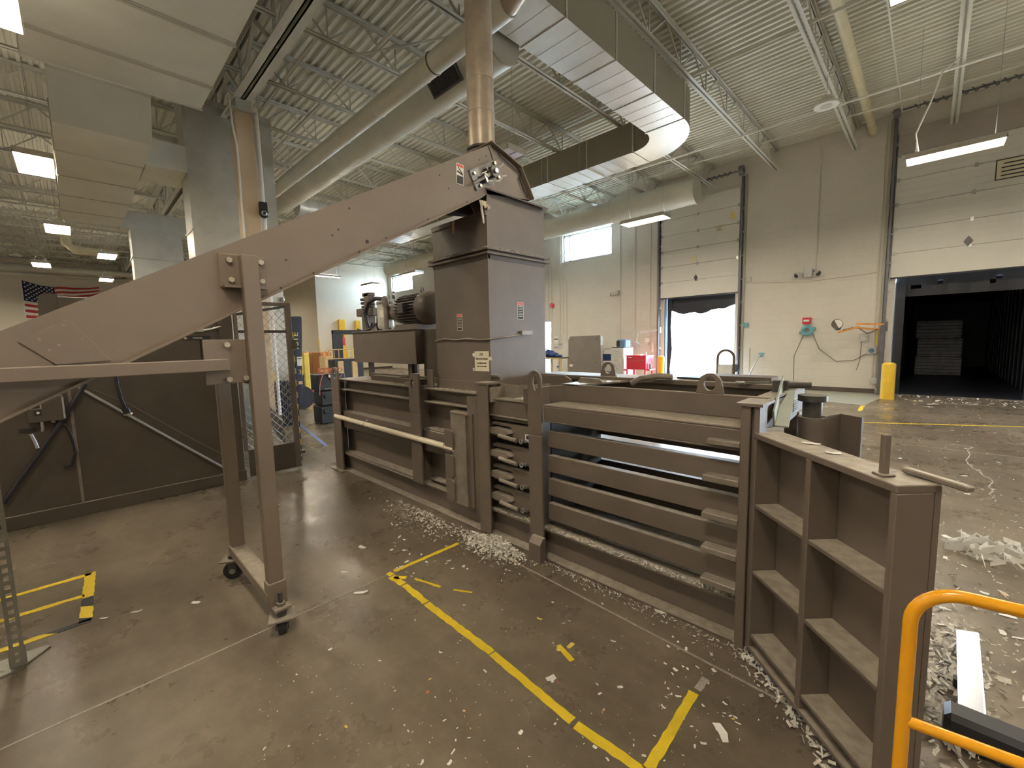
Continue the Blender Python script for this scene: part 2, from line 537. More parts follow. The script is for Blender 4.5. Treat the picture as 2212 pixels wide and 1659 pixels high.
def text(name, body, size, o, right, upv, m, parent=None, align='CENTER', depth=0.001, xs=1.0):
    """flat lettering as a mesh, lying in the plane right/up at o"""
    cu = bpy.data.curves.new(name, 'FONT')
    cu.body = body; cu.size = size; cu.align_x = align; cu.align_y = 'CENTER'
    cu.extrude = depth; cu.resolution_u = 2
    t = bpy.data.objects.new(name, cu)
    COL.objects.link(t)
    bpy.context.view_layer.update()
    me = bpy.data.meshes.new_from_object(t.evaluated_get(bpy.context.evaluated_depsgraph_get()))
    bpy.data.objects.remove(t); bpy.data.curves.remove(cu)
    right, upv, o = Vector(right).normalized(), Vector(upv).normalized(), Vector(o)
    nrm = right.cross(upv)
    off = Vector((0, 0, 0)); p = parent
    while p is not None:
        off = off + Vector(p.location); p = p.parent
    for v in me.vertices:
        v.co = o + right * (v.co.x * xs) + upv * v.co.y + nrm * v.co.z - off
    me.materials.clear(); me.materials.append(MT[m])
    ob = bpy.data.objects.new(name, me)
    COL.objects.link(ob)
    if parent is not None: ob.parent = parent
    return ob

def lerp(a, b, t): return a + (b - a) * t
def arc(cx, cy, r, a0, a1, n):
    return [(cx + r * math.cos(R(lerp(a0, a1, i / n))), cy + r * math.sin(R(lerp(a0, a1, i / n)))) for i in range(n + 1)]

# ------------------------------------------------------------------ the room
XL, XR, YB, YD, ZC = -38.0, 13.0, -9.0, 14.95, 7.1
fl = struct(B(XL - .3, XR + .3, YB - .3, YD + .3, -0.12, 0).build('floor', 'floor'), 'worn polished concrete warehouse floor')
def joint(p0, p1, wd=0.009):
    MB().bar((p0[0], p0[1], 0.0005), (p1[0], p1[1], 0.0005), wd, 0.003).build('control_joint', 'filler', fl)
joint((-2.67, -6), (-2.69, 2.25))
joint((-2.55, 2.18), (0.6, 2.05), 0.012)
joint((-2.69, 3.3), (-2.69, 14.9), 0.01)
joint((-12, 2.35), (-5.9, 2.30), 0.01)
joint((-8.0, -8), (-8.0, 14.9), 0.01)
joint((-14, 8.4), (8.5, 8.4), 0.01)
joint((2.9, -6), (2.9, 14.9), 0.01)
tag(B(-60, 60, YD + .3, 95, -0.25, -0.12).build('yard', 'outside'), 'pale concrete yard outside the dock doors', 'yard', kind='structure')

def wall_y(name, y0, y1, x0, x1, z0, z1, holes, m):
    xs = sorted(set([x0, x1] + [h[0] for h in holes] + [h[1] for h in holes]))
    zs = sorted(set([z0, z1] + [h[2] for h in holes] + [h[3] for h in holes]))
    mb = MB()
    for i in range(len(xs) - 1):
        for k in range(len(zs) - 1):
            xm, zm = (xs[i] + xs[i + 1]) / 2, (zs[k] + zs[k + 1]) / 2
            if not any(h[0] < xm < h[1] and h[2] < zm < h[3] for h in holes):
                mb.box(xs[i], xs[i + 1], y0, y1, zs[k], zs[k + 1])
    return struct(mb.build(name, m))
D1 = (-6.92, -4.56, 0.0, 3.3)
D2 = (-0.74, 1.80, 0.0, 3.3)
W1 = (-11.47, -9.09, 4.91, 6.02)
W2 = (-25.58, -23.1, 4.94, 5.93)
D4 = (5.6, 8.05, 0.0, 3.3)
D3 = (-13.15, -12.14, 0.0, 2.52)
wall_y('wall_dock', YD, YD + .3, -26.0, XR, 0, ZC + .15, [D1, D2, D4, W1, W2, D3], 'wall')
struct(B(-26.25, -26.0, 10.2, YD + .3, 0, ZC + .15).build('wall_end', 'wallend'))
struct(B(XL - .25, -26.25, 10.2, 10.45, 0, ZC + .15).build('wall_return', 'wallend'))
struct(B(XL - .25, XL, YB, 10.2, 0, ZC + .15).build('wall_flag', 'wallend'))
struct(B(XL - .25, XR + .25, YB - .25, YB, 0, ZC + .15).build('wall_back', 'wallend'))
struct(B(XR, XR + .25, YB, YD + .3, 0, ZC + .15).build('wall_right', 'wallend'))
# panel joints of the tilt-up wall
for i, px in enumerate((-3.0, -8.0)):
    struct(B(px - .012, px + .012, YD - .006, YD, 0.12, ZC).build('trim_%d' % (i + 1), 'wall'))
struct(B(-4.4, -0.9, YD - .02, YD, 0, 0.13).build('baseboard_dock', 'base'))
struct(B(-12.1, -7.0, YD - .02, YD, 0, 0.13).build('baseboard_dock_far', 'base'))
struct(B(-26.0, -25.985, 10.2, YD, 0, .13).build('baseboard_end', 'base'))
struct(B(-26.02, -25.98, 10.17, 10.23, 0, 2.0).build('trim_3', 'yellow'), 'yellow steel corner guard')

# ribbed roof deck
prof = []
y = YB - .2
while y < YD + .3:
    prof += [(y, ZC), (y + .060, ZC), (y + .078, ZC - .045), (y + .135, ZC - .045)]
    y += 0.1524
mb = MB()
vs, fs = [], []
for (yy, zz) in prof:
    vs += [(XL - .2, yy, zz), (XR + .2, yy, zz)]
for i in range(len(prof) - 1):
    fs.append((2 * i, 2 * i + 2, 2 * i + 3, 2 * i + 1))
mb.add(vs, fs)
mb.box(XL - .2, XR + .2, YB - .2, YD + .3, ZC + .02, ZC + .12)
struct(mb.build('ceiling', 'deck'), 'painted ribbed steel roof deck')

# ------------------------------------------------------------------ open-web joists
ZT, ZBc = 7.03, 6.45
def joist_meshes(x, ya, yb):
    t = thing('roof_joist', (x, ya, ZBc), '', 'joist')
    m = MB()
    for s in (-1, 1):
        m.box(x + s * .012, x + s * .058, ya, yb, ZT - .006, ZT + .02)
        m.box(x + s * .012, x + s * .019, ya, yb, ZT - .05, ZT)
    m.build('top_chord', 'joist', t)
    m = MB()
    for s in (-1, 1):
        m.box(x + s * .014, x + s * .066, ya + .25, yb, ZBc, ZBc + .008)
        m.box(x + s * .014, x + s * .021, ya + .25, yb, ZBc, ZBc + .05)
    m.build('bottom_chord', 'joist', t)
    m = MB()
    n = max(2, int(round((yb - ya) / 1.25)))
    st = (yb - ya - .3) / n
    for i in range(n):
        a = ya + .15 + i * st
        m.bar((x, a, ZT - .02), (x, a + st / 2, ZBc + .03), .026, .026, (1, 0, 0))
        m.bar((x, a + st / 2, ZBc + .03), (x, a + st, ZT - .02), .026, .026, (1, 0, 0))
        m.bar((x, a + st / 2, ZBc + .03), (x, a + st / 2, ZT - .02), .020, .020, (1, 0, 0))
    m.build('web', 'joist', t)
    return t
GY = 2.50
j1 = joist_meshes(0.11, GY, YD)
j2 = joist_meshes(0.11, YB, GY)
tag(j1, 'first roof joist right of the yellowish drain pipe, on the dock side of the girder', 'joist', 'roof joists on the dock side')
tag(j2, 'first roof joist right of the yellowish drain pipe, on the conveyor side of the girder', 'joist', 'roof joists on the conveyor side')
ORD = ['', 'first', 'second', 'third', 'fourth', 'fifth', 'sixth', 'seventh', 'eighth', 'ninth', 'tenth', 'eleventh', 'twelfth', 'thirteenth', 'fourteenth', 'fifteenth', 'sixteenth', 'seventeenth', 'eighteenth', 'nineteenth', 'twentieth', 'twenty-first']
def jname(k):
    if k == 1: return 'roof joist right beside the yellowish drain pipe'
    return '%s roof joist %s of the yellowish drain pipe' % (ORD[abs(k - 1)], 'left' if k > 1 else 'right')
for k in range(-4, 22):
    if k == 0: continue
    xj = 0.11 - 1.81 * k
    if xj > XR - .2 or xj < XL: continue
    yb = YD if xj > -26.1 else 10.15
    r = dup(j1, (xj, GY, ZBc), jname(k) + ', on the dock side of the girder')
    if yb < 11: r.scale = (1, (10.15 - GY) / (YD - GY), 1)
    if xj < -0.5: dup(j2, (xj, YB, ZBc), jname(k) + ', on the conveyor side of the girder')
# joist girder along the column line
t = thing('roof_girder', (-14, GY, 6.0), 'deep double-angle roof girder carried by the tan column', 'girder')
m = MB(); n = MB(); q = MB()
for s in (-1, 1):
    m.box(XL, XR, GY + s * .025, GY + s * .15, 6.05, 6.066); m.box(XL, XR, GY + s * .025, GY + s * .041, 6.05, 6.17)
    n.box(XL, XR, GY + s * .025, GY + s * .15, 6.98, 7.0); n.box(XL, XR, GY + s * .025, GY + s * .041, 6.86, 7.0)
xx = XL
while xx < XR - 1.9:
    q.bar((xx, GY, 6.1), (xx + .905, GY, 6.93), .05, .05); q.bar((xx + .905, GY, 6.93), (xx + 1.81, GY, 6.1), .05, .05)
    q.bar((xx, GY, 6.1), (xx, GY, 6.93), .04, .04)
    xx += 1.81
m.build('bottom_chord', 'joist', t); n.build('top_chord', 'joist', t); q.build('web', 'joist', t)

def column(x, yv, label):
    t = thing('steel_column', (x, yv, 0), label, 'column')
    MB().box(x - .145, x + .145, yv - .145, yv + .145, 0.02, 5.85).build('shaft', 'column', t, .01)
    B(x - .2, x + .2, yv - .2, yv + .2, 5.85, 5.88).build('cap_plate', 'joist', t)
    B(x - .16, x + .16, yv - .12, yv + .12, 5.88, 6.05).build('bearing_seat', 'joist', t)
    B(x - .22, x + .22, yv - .22, yv + .22, 0, 0.02).build('base_plate', 'joist', t)
    return t
cc = column(-9.2, GY, 'tan square steel column behind the sloping conveyor')
MB().tube([(-8.98, 2.33, 0.3), (-8.98, 2.33, 5.2), (-9.05, 2.30, 5.6), (-9.08, 2.30, 6.05)], .018, 8).build('white_conduit', 'white', cc)
MB().tube([(-9.03, 2.70, 0.3), (-9.03, 2.70, 5.9)], .03, 8).build('white_downpipe', 'white', cc)
tcam = thing('security_camera', (-8.97, 2.66, 4.12), 'black dome security camera on the tan column', 'camera')
B(-9.05, -8.95, 2.62, 2.74, 4.08, 4.30).build('bracket', 'black', tcam)
MB().ball((-8.91, 2.66, 4.08), .085, 14, 10).build('dome', 'black', tcam)
MB().torus((-8.84, 2.645, 4.07), (1, -.1, -.1), .035, .014).build('lens_ring', 'steel', tcam)

# ------------------------------------------------------------------ windows and doors
def window(n, W):
    x0, x1, z0, z1 = W
    e = thing('window_%d' % n, (x0, YD, z0), None, None, kind='structure')
    e['label'] = ['', 'bright high window right of the baler hopper', 'small bright window far off above the motor'][n]
    m = MB()
    for a in ((x0, x0 + .06, z0, z1), (x1 - .06, x1, z0, z1), (x0, x1, z0, z0 + .06), (x0, x1, z1 - .06, z1), (x0 + .28, x0 + .33, z0, z1)):
        m.box(a[0], a[1], YD + .10, YD + .18, a[2], a[3])
    m.build('window_frame', 'alu', e)
    B(x0 + .06, x0 + .28, YD + .135, YD + .143, z0 + .06, z1 - .06).build('pane', 'glass', e)
    B(x0 + .33, x1 - .06, YD + .135, YD + .143, z0 + .06, z1 - .06).build('pane', 'glass', e)
    B(x0 - .02, x1 + .02, YD - .03, YD + .10, z0 - .03, z0).build('window_sill', 'white', e)
window(1, W1); window(2, W2)
# glazed exit door left of the work table
e = thing('door_3', (D3[0], YD, 0), None, None, kind='structure'); e['label'] = 'bright glazed exit door beside the work table'
m = MB()
for a in ((D3[0], D3[0] + .09, 0, 2.52), (D3[1] - .07, D3[1], 0, 2.52), (D3[0], D3[1], 2.44, 2.52), (D3[0], D3[1], 0, .16)):
    m.box(a[0], a[1], YD + .05, YD + .15, a[2], a[3])
m.build('door_frame', 'alu', e)
B(D3[0] + .09, D3[1] - .07, YD + .09, YD + .10, .16, 2.44).build('pane', 'glass', e)
B(D3[0] + .14, D3[0] + .17, YD + .02, YD + .05, .95, 1.15).build('door_handle', 'steel', e)

def dock_door(n, D, zbot, ztop, nsec, m1, label):
    x0, x1 = D[0], D[1]
    e = thing('door_%d' % n, ((x0 + x1) / 2, YD, 0), None, None, kind='structure'); e['label'] = label
    hs = (ztop - zbot) / nsec
    for k in range(nsec):
        m = MB()
        z0 = zbot + k * hs
        m.box(x0 - .10, x1 + .10, YD - .10, YD - .055, z0 + .004, z0 + hs - .004)
        if k > 0:
            for q in range(4):
                zz = z0 + hs * (q + .5) / 4
                m.box(x0 - .10, x1 + .10, YD - .106, YD - .10, zz - hs * .085, zz + hs * .085)
        m.build('door_section', m1(k), e)
    B(x0 - .1, x1 + .1, YD - .105, YD - .05, zbot - .03, zbot + .004).build('bottom_seal', 'rubber', e)
    for k in range(1, nsec):
        zz = zbot + k * hs
        for xx in (x0 - .06, (x0 + x1) / 2, x1 + .06):
            B(xx - .03, xx + .03, YD - .115, YD - .10, zz - .05, zz + .05).build('hinge', 'steel', e)
    for s, xx in ((-1, x0 - .16), (1, x1 + .16)):
        m = MB(); m.box(xx - .025, xx + .025, YD - .16, YD - .01, .25, ztop + .3)
        m.build('track', 'rail', e)
        m = MB(); m.box(xx + s * .05, xx + s * .11, YD - .05, YD, 0, ztop + .35); m.build('jamb', 'ductside', e)
        for q in range(9):
            zz = .5 + q * .72
            if zz < ztop: B(xx - .045, xx + .055, YD - .10, YD - .005, zz, zz + .05).build('track_bracket', 'joist', e)
        m = MB(); zz = ztop + .42
        m.cyl((xx - .06, YD - .28, zz), (xx + .06, YD - .28, zz), .14, 14); m.build('cable_drum', 'rail', e)
    MB().tube([(x0 - .25, YD - .28, ztop + .42), (x1 + .25, YD - .28, ztop + .42)], .022, 8).build('torsion_shaft', 'rail', e)
    MB().tube([(x0 + .1 + .02 * i, YD - .28 + .055 * math.cos(i * .8), ztop + .42 + .055 * math.sin(i * .8)) for i in range(int((x1 - x0 - .2) / .02))], .012, 5).build('torsion_spring', 'rail', e)
    return e
dd1 = dock_door(1, D1, 3.02, 6.22, 6, lambda k: 'doorp', 'raised sectional dock door with daylight showing below')
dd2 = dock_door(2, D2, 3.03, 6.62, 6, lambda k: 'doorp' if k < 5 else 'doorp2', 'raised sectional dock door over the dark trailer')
dd4 = dock_door(4, D4, 3.02, 6.22, 6, lambda k: 'doorp', 'raised sectional dock door right of the trailer, outside the photo')
# marks on the doors
B(-5.2, -4.95, YD - .112, YD - .107, 4.98, 5.20).build('taped_notice', 'sign', dd1)
text('notice_lettering', 'CAUTION\nKEEP\nCLEAR', .055, (-5.075, YD - .113, 5.09), (1, 0, 0), (0, 0, 1), 'ink', dd1)
B(-6.0, -5.75, YD - .112, YD - .107, 4.12, 4.34).build('taped_notice', 'sign', dd1)
B(-4.72, -4.62, YD - .112, YD - .107, 5.3, 5.5).build('taped_notice', 'yellow2', dd1)
MB().prism([(-5.84, 3.62), (-5.78, 3.72), (-5.72, 3.62), (-5.78, 3.50)], 'y', YD - .13, YD - .107).build('lock_handle', 'steeldk', dd1)
MB().prism([(.42, 3.72), (.50, 3.84), (.58, 3.72), (.50, 3.60)], 'y', YD - .13, YD - .107).build('lock_handle', 'steeldk', dd2)
pn = B(.83, 1.62, YD - .115, YD - .107, 4.98, 5.42).build('printed_panel', 'sign', dd2)
m = MB()
for a in ((.83, 1.62, 4.98, 5.0), (.83, 1.62, 5.40, 5.42), (.83, .85, 4.98, 5.42), (1.60, 1.62, 4.98, 5.42)): m.box(a[0], a[1], YD - .119, YD - .114, a[2], a[3])
m.build('panel_border', 'ink', pn)
m = MB()
for k, (a, b_) in enumerate(((.95, 1.25), (.92, 1.5), (.92, 1.3), (.92, 1.52))): m.box(a, b_, YD - .119, YD - .114, 5.31 - k * .085, 5.335 - k * .085)
m.build('printed_lines', 'ink', pn)

# dock shelter and curtain of door 1
e = thing('dock_curtain', (-5.74, YD + .2, 0), 'black dock curtain hanging around the bright open doorway', 'curtain')
m = MB()
top = [(-6.9 + i * (2.32 / 12), 2.62 - .18 * math.sin(math.pi * min(1, (i + 1) / 12)) + .04 * math.sin(i * 1.7)) for i in range(13)]
m.prism(top + [(-4.58, 3.3), (-6.9, 3.3)], 'y', YD + .22, YD + .25)
m.build('header_flap', 'curtain', e)
m = MB(); m.prism([(-6.87, 0), (-6.87, 3.2), (-6.70, 3.0), (-6.74, 2.0), (-6.69, 1.2), (-6.76, .5), (-6.72, 0)], 'y', YD + .16, YD + .20); m.build('side_flap', 'curtain', e)
MB().box(-6.92, -6.87, YD + .02, YD + .15, 0, 3.3).build('side_pad', 'bluegrey', e)

# trailer backed up to door 2
e = thing('trailer', (.55, YD + .4, 0), 'dark interior of a box trailer backed up to the dock', 'trailer')
ty0, ty1 = YD + .42, YD + 13.5
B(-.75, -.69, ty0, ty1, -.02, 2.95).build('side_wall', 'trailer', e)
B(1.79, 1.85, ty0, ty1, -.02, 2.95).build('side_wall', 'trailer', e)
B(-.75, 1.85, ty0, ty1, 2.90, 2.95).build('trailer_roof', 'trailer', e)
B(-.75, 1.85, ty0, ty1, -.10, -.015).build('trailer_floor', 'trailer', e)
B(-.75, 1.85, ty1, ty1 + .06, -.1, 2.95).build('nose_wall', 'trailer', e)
for k in range(14):
    yy = ty0 + .5 + k * .85
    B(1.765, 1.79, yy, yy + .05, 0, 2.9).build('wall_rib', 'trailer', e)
e = thing('dock_seal', (.53, YD + .3, 0), 'black dock seal around the trailer opening', 'dock seal')
holes = {(3, 2), (4, 2), (17, 2), (18, 3), (8, 3)}
m = MB(); n, k2 = 26, 8
for i in range(n):
    for k in range(k2):
        if (i, k) in holes: continue
        a, b_ = lerp(-.74, 1.80, i / n), lerp(-.74, 1.80, (i + 1) / n); c, d = lerp(2.55, 3.3, k / k2), lerp(2.55, 3.3, (k + 1) / k2)
        m.quad((a, YD + .33 + .02 * math.sin(i), c), (b_, YD + .33 + .02 * math.sin(i + 1), c), (b_, YD + .33 + .02 * math.sin(i + 1), d), (a, YD + .33 + .02 * math.sin(i), d))
m.build('header_flap', 'curtain', e)
for s in (-.74, 1.60): B(s, s + .2, YD + .31, YD + .41, -.02, 2.9).build('side_pad', 'curtain', e)
B(-.74, 1.8, YD + .31, YD + .41, -.12, -.02).build('dock_bumper', 'rubber', e)
for k, (bx, bz, bw) in enumerate(((-.40, 0.0, 1.25), (-.36, .68, 1.2), (-.42, 1.36, 1.22))):
    lab = ['lowest wrapped bale at the back of the dark trailer', 'middle wrapped bale at the back of the dark trailer', 'topmost wrapped bale at the back of the dark trailer'][k]
    b = thing('paper_bale', (bx + bw / 2, ty0 + 7.2, bz), lab, 'bale', 'bales stacked in the trailer')
    m = MB(); m.box(bx, bx + bw, ty0 + 7.2, ty0 + 8.3, bz - .012 * (k == 0), bz + .675); m.build('bale_body', 'bale', b, .03, 2)
    for q in range(5):
        zz = bz + .08 + q * .125
        B(bx - .008, bx + bw + .008, ty0 + 7.19, ty0 + 7.2, zz, zz + .02).build('baling_wire', 'steeldk', b)

# ------------------------------------------------------------------ hanging lights
def fixture(x, y, z, label, along='x', L=1.22, W=.46, lit=True):
    t = thing('ceiling_light', (x, y, z), label, 'ceiling light', 'hanging warehouse lights')
    hx, hy = (L / 2, W / 2) if along == 'x' else (W / 2, L / 2)
    m = MB()
    m.box(x - hx, x + hx, y - hy, y + hy, z + .035, z + .085)
    m.box(x - hx, x + hx, y - hy, y - hy + .012, z - .01, z + .04); m.box(x - hx, x + hx, y + hy - .012, y + hy, z - .01, z + .04)
    m.box(x - hx, x - hx + .012, y - hy, y + hy, z - .01, z + .04); m.box(x + hx - .012, x + hx, y - hy, y + hy, z - .01, z + .04)
    m.build('housing', 'fixt', t)
    e = .014
    if along == 'x':
        B(x - hx + e, x + hx - e, y - hy + e, y - .02, z + .006, z + .03).build('lens', 'lamp' if lit else 'lens', t)
        B(x - hx + e, x + hx - e, y + .02, y + hy - e, z + .006, z + .03).build('lens', 'lamp' if lit else 'lens', t)
    else:
        B(x - hx + e, x - .02, y - hy + e, y + hy - e, z + .006, z + .03).build('lens', 'lamp' if lit else 'lens', t)
        B(x + .02, x + hx - e, y - hy + e, y + hy - e, z + .006, z + .03).build('lens', 'lamp' if lit else 'lens', t)
    B(x - hx * .82, x + hx * .82, y - hy * .82, y + hy * .82, z + .085, z + .092).build('upper_slot', 'uplamp' if lit else 'lens', t)
    for s in (-1, 1):
        m = MB()
        ex, ey = (s * hx * .8, 0) if along == 'x' else (0, s * hy * .8)
        for q in (-1, 1):
            a = Vector((x + ex, y + ey, z + .45))
            b_ = a + (Vector((0, q * W * .35, -.37)) if along == 'x' else Vector((q * W * .35, 0, -.37)))
            m.tube([a, b_], .004, 4)
        m.tube([(x + ex, y + ey, z + .45), (x + ex, y + ey, 7.0)], .004, 4)
        m.build('hanging_wire', 'steel', t)
    return t
f1 = fixture(.10, 11.05, 4.75, 'long bright light hanging in front of the dark trailer door')
MB().tube([(-.35, 11.05, 4.9), (-.40, 11.0, 5.2), (-.22, 10.95, 5.7), (-.12, 11.2, 6.2), (0.1, 11.4, 6.45)], .012, 6).build('power_cord', 'white', f1)
fixture(-5.62, 10.92, 4.73, 'bright light hanging left of the open dock door')
fixture(.15, 5.52, 4.75, 'light cut off by the top right edge of the photo')
fixture(-5.6, 5.45, 4.78, 'unlit lavender light peeking out behind the conveyor head', L=1.0, lit=False)
fixture(-11.3, 5.5, 4.75, 'light hidden above the middle of the conveyor')
fixture(-11.3, 11.0, 4.75, 'light hidden behind the baler hopper')
fixture(-17.0, 11.0, 4.75, 'small bright light beside the far window')
fixture(-21.3, 11.2, 4.72, 'small bright light under the far end of the wall duct')
fixture(-19.9, 8.35, 4.75, 'slim light against the pale end wall', 'y', L=1.25, W=.2)
fixture(-6.35, -.32, 4.95, 'light cut off by the top left corner of the photo', W=.5)
fixture(-11.6, -.20, 4.95, 'nearest and largest light at the left, below the plenum duct', W=.48)
fixture(-17.2, -.03, 4.95, 'second light at the left beside the hanging duct', W=.5)
fixture(-21.1, 1.1, 4.95, 'light hanging to the right over the flag', W=.5)
fixture(-24.6, -.6, 4.95, 'small light hanging just above the flag', W=.5)
fixture(-28.2, 1.35, 4.95, 'farthest small light above the fly end of the flag', W=.5)
fixture(-.7, -.25, 4.95, 'light above the camera')
fixture(-.7, -5.6, 4.95, 'light behind the camera')
fixture(-6.4, -5.6, 4.95, 'light behind the shredder housing, nearest')
fixture(-12.1, -5.6, 4.95, 'light behind the shredder housing, middle')
fixture(5.0, -.25, 4.95, 'light right of the camera')
fixture(5.8, 5.5, 4.75, 'light right of the baler gate')
fixture(5.8, 11.0, 4.75, 'light right of the trailer door')
fixture(-17.3, 5.95, 4.75, 'light hidden behind the lower half of the conveyor')
fixture(-30, 6.5, 4.95, 'light in the far bay behind the end wall')
fixture(-34, -3.5, 4.95, 'light in the far corner by the flag wall')

# ------------------------------------------------------------------ ducts
def seams_x(m, x, y0, y1, z0, z1, e=.012):
    m.box(x - .012, x + .012, y0 - e, y1 + e, z0 - e, z1 + e)
# plenum box
t = thing('plenum_duct', (-6.5, .8, 5.5), 'large square plenum duct filling the top left corner', 'duct')
B(-8.70, -3.6, -.15, 1.78, 5.5, 6.40).build('duct_body', 'duct', t)
for xx in (-7.87, -6.60, -5.1):
    m = MB(); seams_x(m, xx, -.15, 1.78, 5.5, 6.40, .02); m.box(xx - .05, xx + .05, -.15, 1.78, 5.488, 5.5); m.build('flange', 'ductside', t)
B(-8.70, -8.66, -.17, 1.80, 5.485, 6.40).build('end_collar', 'duct', t)
# return duct running away to the left
t = thing('return_duct', (-12, .6, 4.86), 'long rectangular return duct running away under the plenum', 'duct')
B(-15.4, -9.0, .06, 1.15, 4.86, 5.62).build('duct_body', 'duct', t)
MB().prism([(-9.0, 4.86), (-9.0, 5.62), (-8.7, 6.0), (-8.7, 5.45)], 'y', .06, 1.15).build('neck', 'ductside', t)
for xx in (-10.2, -11.6, -13.0, -14.4):
    m = MB(); seams_x(m, xx, .06, 1.15, 4.86, 5.62); m.build('seam', 'ductside', t)
t = thing('cross_duct', (-10.5, 1.4, 4.86), 'short cross duct joining the return duct to the tall trunk', 'duct')
B(-11.05, -9.95, 1.16, 1.74, 4.86, 5.3).build('duct_body', 'duct', t)
B(-9.99, -9.935, 1.15, 1.735, 4.85, 5.31).build('flange', 'duct', t)
# vertical trunk
t = thing('trunk_duct', (-10.3, 2.5, 0), 'tall grey vertical trunk duct behind the tan column', 'duct')
for k in range(5):
    z0, z1 = .35 + k * 1.17, .35 + (k + 1) * 1.17
    m = MB(); m.box(-10.62, -10.0, 1.75, 3.24, z0 + .004, z1 - .004); m.build('duct_section', 'galv', t)
    m = MB(); m.box(-10.64, -9.985, 1.735, 3.255, z1 - .012, z1 + .012)
    m.build('joint_band', 'galv', t)
B(-10.62, -10.0, 1.75, 3.24, 0, .35).build('duct_boot', 'galv', t)
MB().prism([(-10.62, 6.2), (-10.0, 6.2), (-10.0, 6.3), (-10.62, 6.4)], 'y', 1.75, 3.24).build('top_elbow', 'galv', t)
# far pair of ducts
t = thing('far_branch_duct', (-15.4, 1.9, 4.86), 'blue-grey branch duct with a drop leg seen past the trunk', 'duct')
B(-16.0, -15.4, 1.16, 2.62, 4.86, 5.32).build('cross_leg', 'galv', t)
B(-16.0, -15.45, 1.32, 2.42, 0.0, 4.86).build('drop_leg', 'galv', t)
B(-16.02, -15.38, 1.30, 2.44, 4.1, 4.13).build('joint_band', 'galv', t)

def rib_duct(m, path, r, n=20, step=.0):
    m.tube(path, r, n)
# small and large round ducts side by side
t = thing('small_round_duct', (-9, 3.7, 5.35), 'slim round duct running above the conveyor, beside a fatter one', 'duct')
MB().tube([(-20, 3.7, 5.36), (-3.55, 3.7, 5.36)], .135, 18).build('duct_body', 'duct', t)
for k in range(10):
    MB().torus((-5.2 - k * 1.25, 3.7, 5.36), (1, 0, 0), .132, .010, 24, 5).build('joint_band', 'duct', t)
MB().torus((-4.95, 3.7, 5.36), (1, 0, 0), .132, .014, 24, 5).build('joint_band', 'steeldk', t)
t = thing('large_round_duct', (-9, 4.5, 5.77), 'fat round spiral duct with a dark grille above the conveyor', 'duct')
MB().tube([(-13.6, 4.5, 5.77), (-4.45, 4.5, 5.77)], .32, 28).build('duct_body', 'duct', t)
MB().cyl((-4.47, 4.5, 5.77), (-4.43, 4.5, 5.77), .315, 28).build('end_cap', 'ductside', t)
for k in range(30):
    MB().torus((-6.9 - k * .22, 4.5, 5.77), (1, 0, 0), .318, .006, 28, 4).build('spiral_seam', 'duct', t)
for xx in (-5.0, -5.9, -9.8, -12.4): MB().torus((xx, 4.5, 5.77), (1, 0, 0), .318, .012, 28, 5).build('joint_band', 'duct', t)
gr = MB().obox((-5.45, 4.5 - .325 * .80, 5.77 - .325 * .60), (1, 0, 0), (0, -.60, .80), (0, -.80, -.60), .62, .24, .03).build('grille', 'ink', t)
m = MB()
for i in range(17): m.obox((-5.72 + i * .034, 4.5 - .335 * .80, 5.77 - .335 * .60), (1, 0, 0), (0, -.60, .80), (0, -.80, -.60), .008, .23, .03)
for s in (-1, 1):
    m.obox((-5.45, 4.5 - .33 * .80 - s * .60 * .13, 5.77 - .33 * .60 + s * .80 * .13), (1, 0, 0), (0, -.60, .80), (0, -.80, -.60), .68, .03, .035)
    m.obox((-5.45 + s * .33, 4.5 - .33 * .80, 5.77 - .33 * .60), (1, 0, 0), (0, -.60, .80), (0, -.80, -.60), .03, .29, .035)
m.build('grille_slats', 'steeldk', gr)
t = thing('branch_round_duct', (-13.3, 6, 5.6), 'round duct teeing off behind the conveyor toward the dock wall', 'duct')
MB().tube([(-13.3, 4.85, 5.65), (-13.3, 8.6, 5.65)], .27, 24).build('duct_body', 'galv', t)
for k in range(12): MB().torus((-13.3, 5.1 + k * .28, 5.65), (0, 1, 0), .27, .007, 24, 4).build('spiral_seam', 'galv', t)

# rectangular supply duct with elbow
t = thing('supply_duct', (-4, 8, 5.75), 'pale rectangular supply duct turning a rounded elbow over the baler', 'duct')
xa, xb, za, zb = -4.34, -3.57, 5.75, 6.41
cx, cy, ri, ro = -4.97, 8.44, .63, 1.40
for k in range(5):
    y0, y1 = 8.44 - 1.22 * (k + 1), 8.44 - 1.22 * k
    B(xa, xb, y0 + .003, y1 - .003, za + .004, zb).build('duct_section', 'ductshade', t)
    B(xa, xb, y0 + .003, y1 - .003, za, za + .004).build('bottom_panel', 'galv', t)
    m = MB(); m.box(xa - .014, xb + .014, y1 - .016, y1 + .016, za - .014, zb + .01); m.build('joint_band', 'galv', t)
    m = MB()
    for q in (1, 2, 3): m.box(xa + .003, xb - .003, y0 + q * .305 - .004, y0 + q * .305 + .004, za - .004, za)
    m.build('stiffening_crease', 'galv', t)
m = MB(); N = 16
vs, fs = [], []
for i in range(N + 1):
    a = R(90 * i / N)
    for r_, z_ in ((ri, za), (ro, za), (ro, zb), (ri, zb)): vs.append((cx + r_ * math.cos(a), cy + r_ * math.sin(a), z_))
for i in range(N):
    for q in range(4): fs.append((i * 4 + q, i * 4 + (q + 1) % 4, (i + 1) * 4 + (q + 1) % 4, (i + 1) * 4 + q))
m.add(vs, [f[::-1] for f in fs]); eb = m.build('elbow', 'galv', t); eb.data.materials.append(MT['ductshade'])
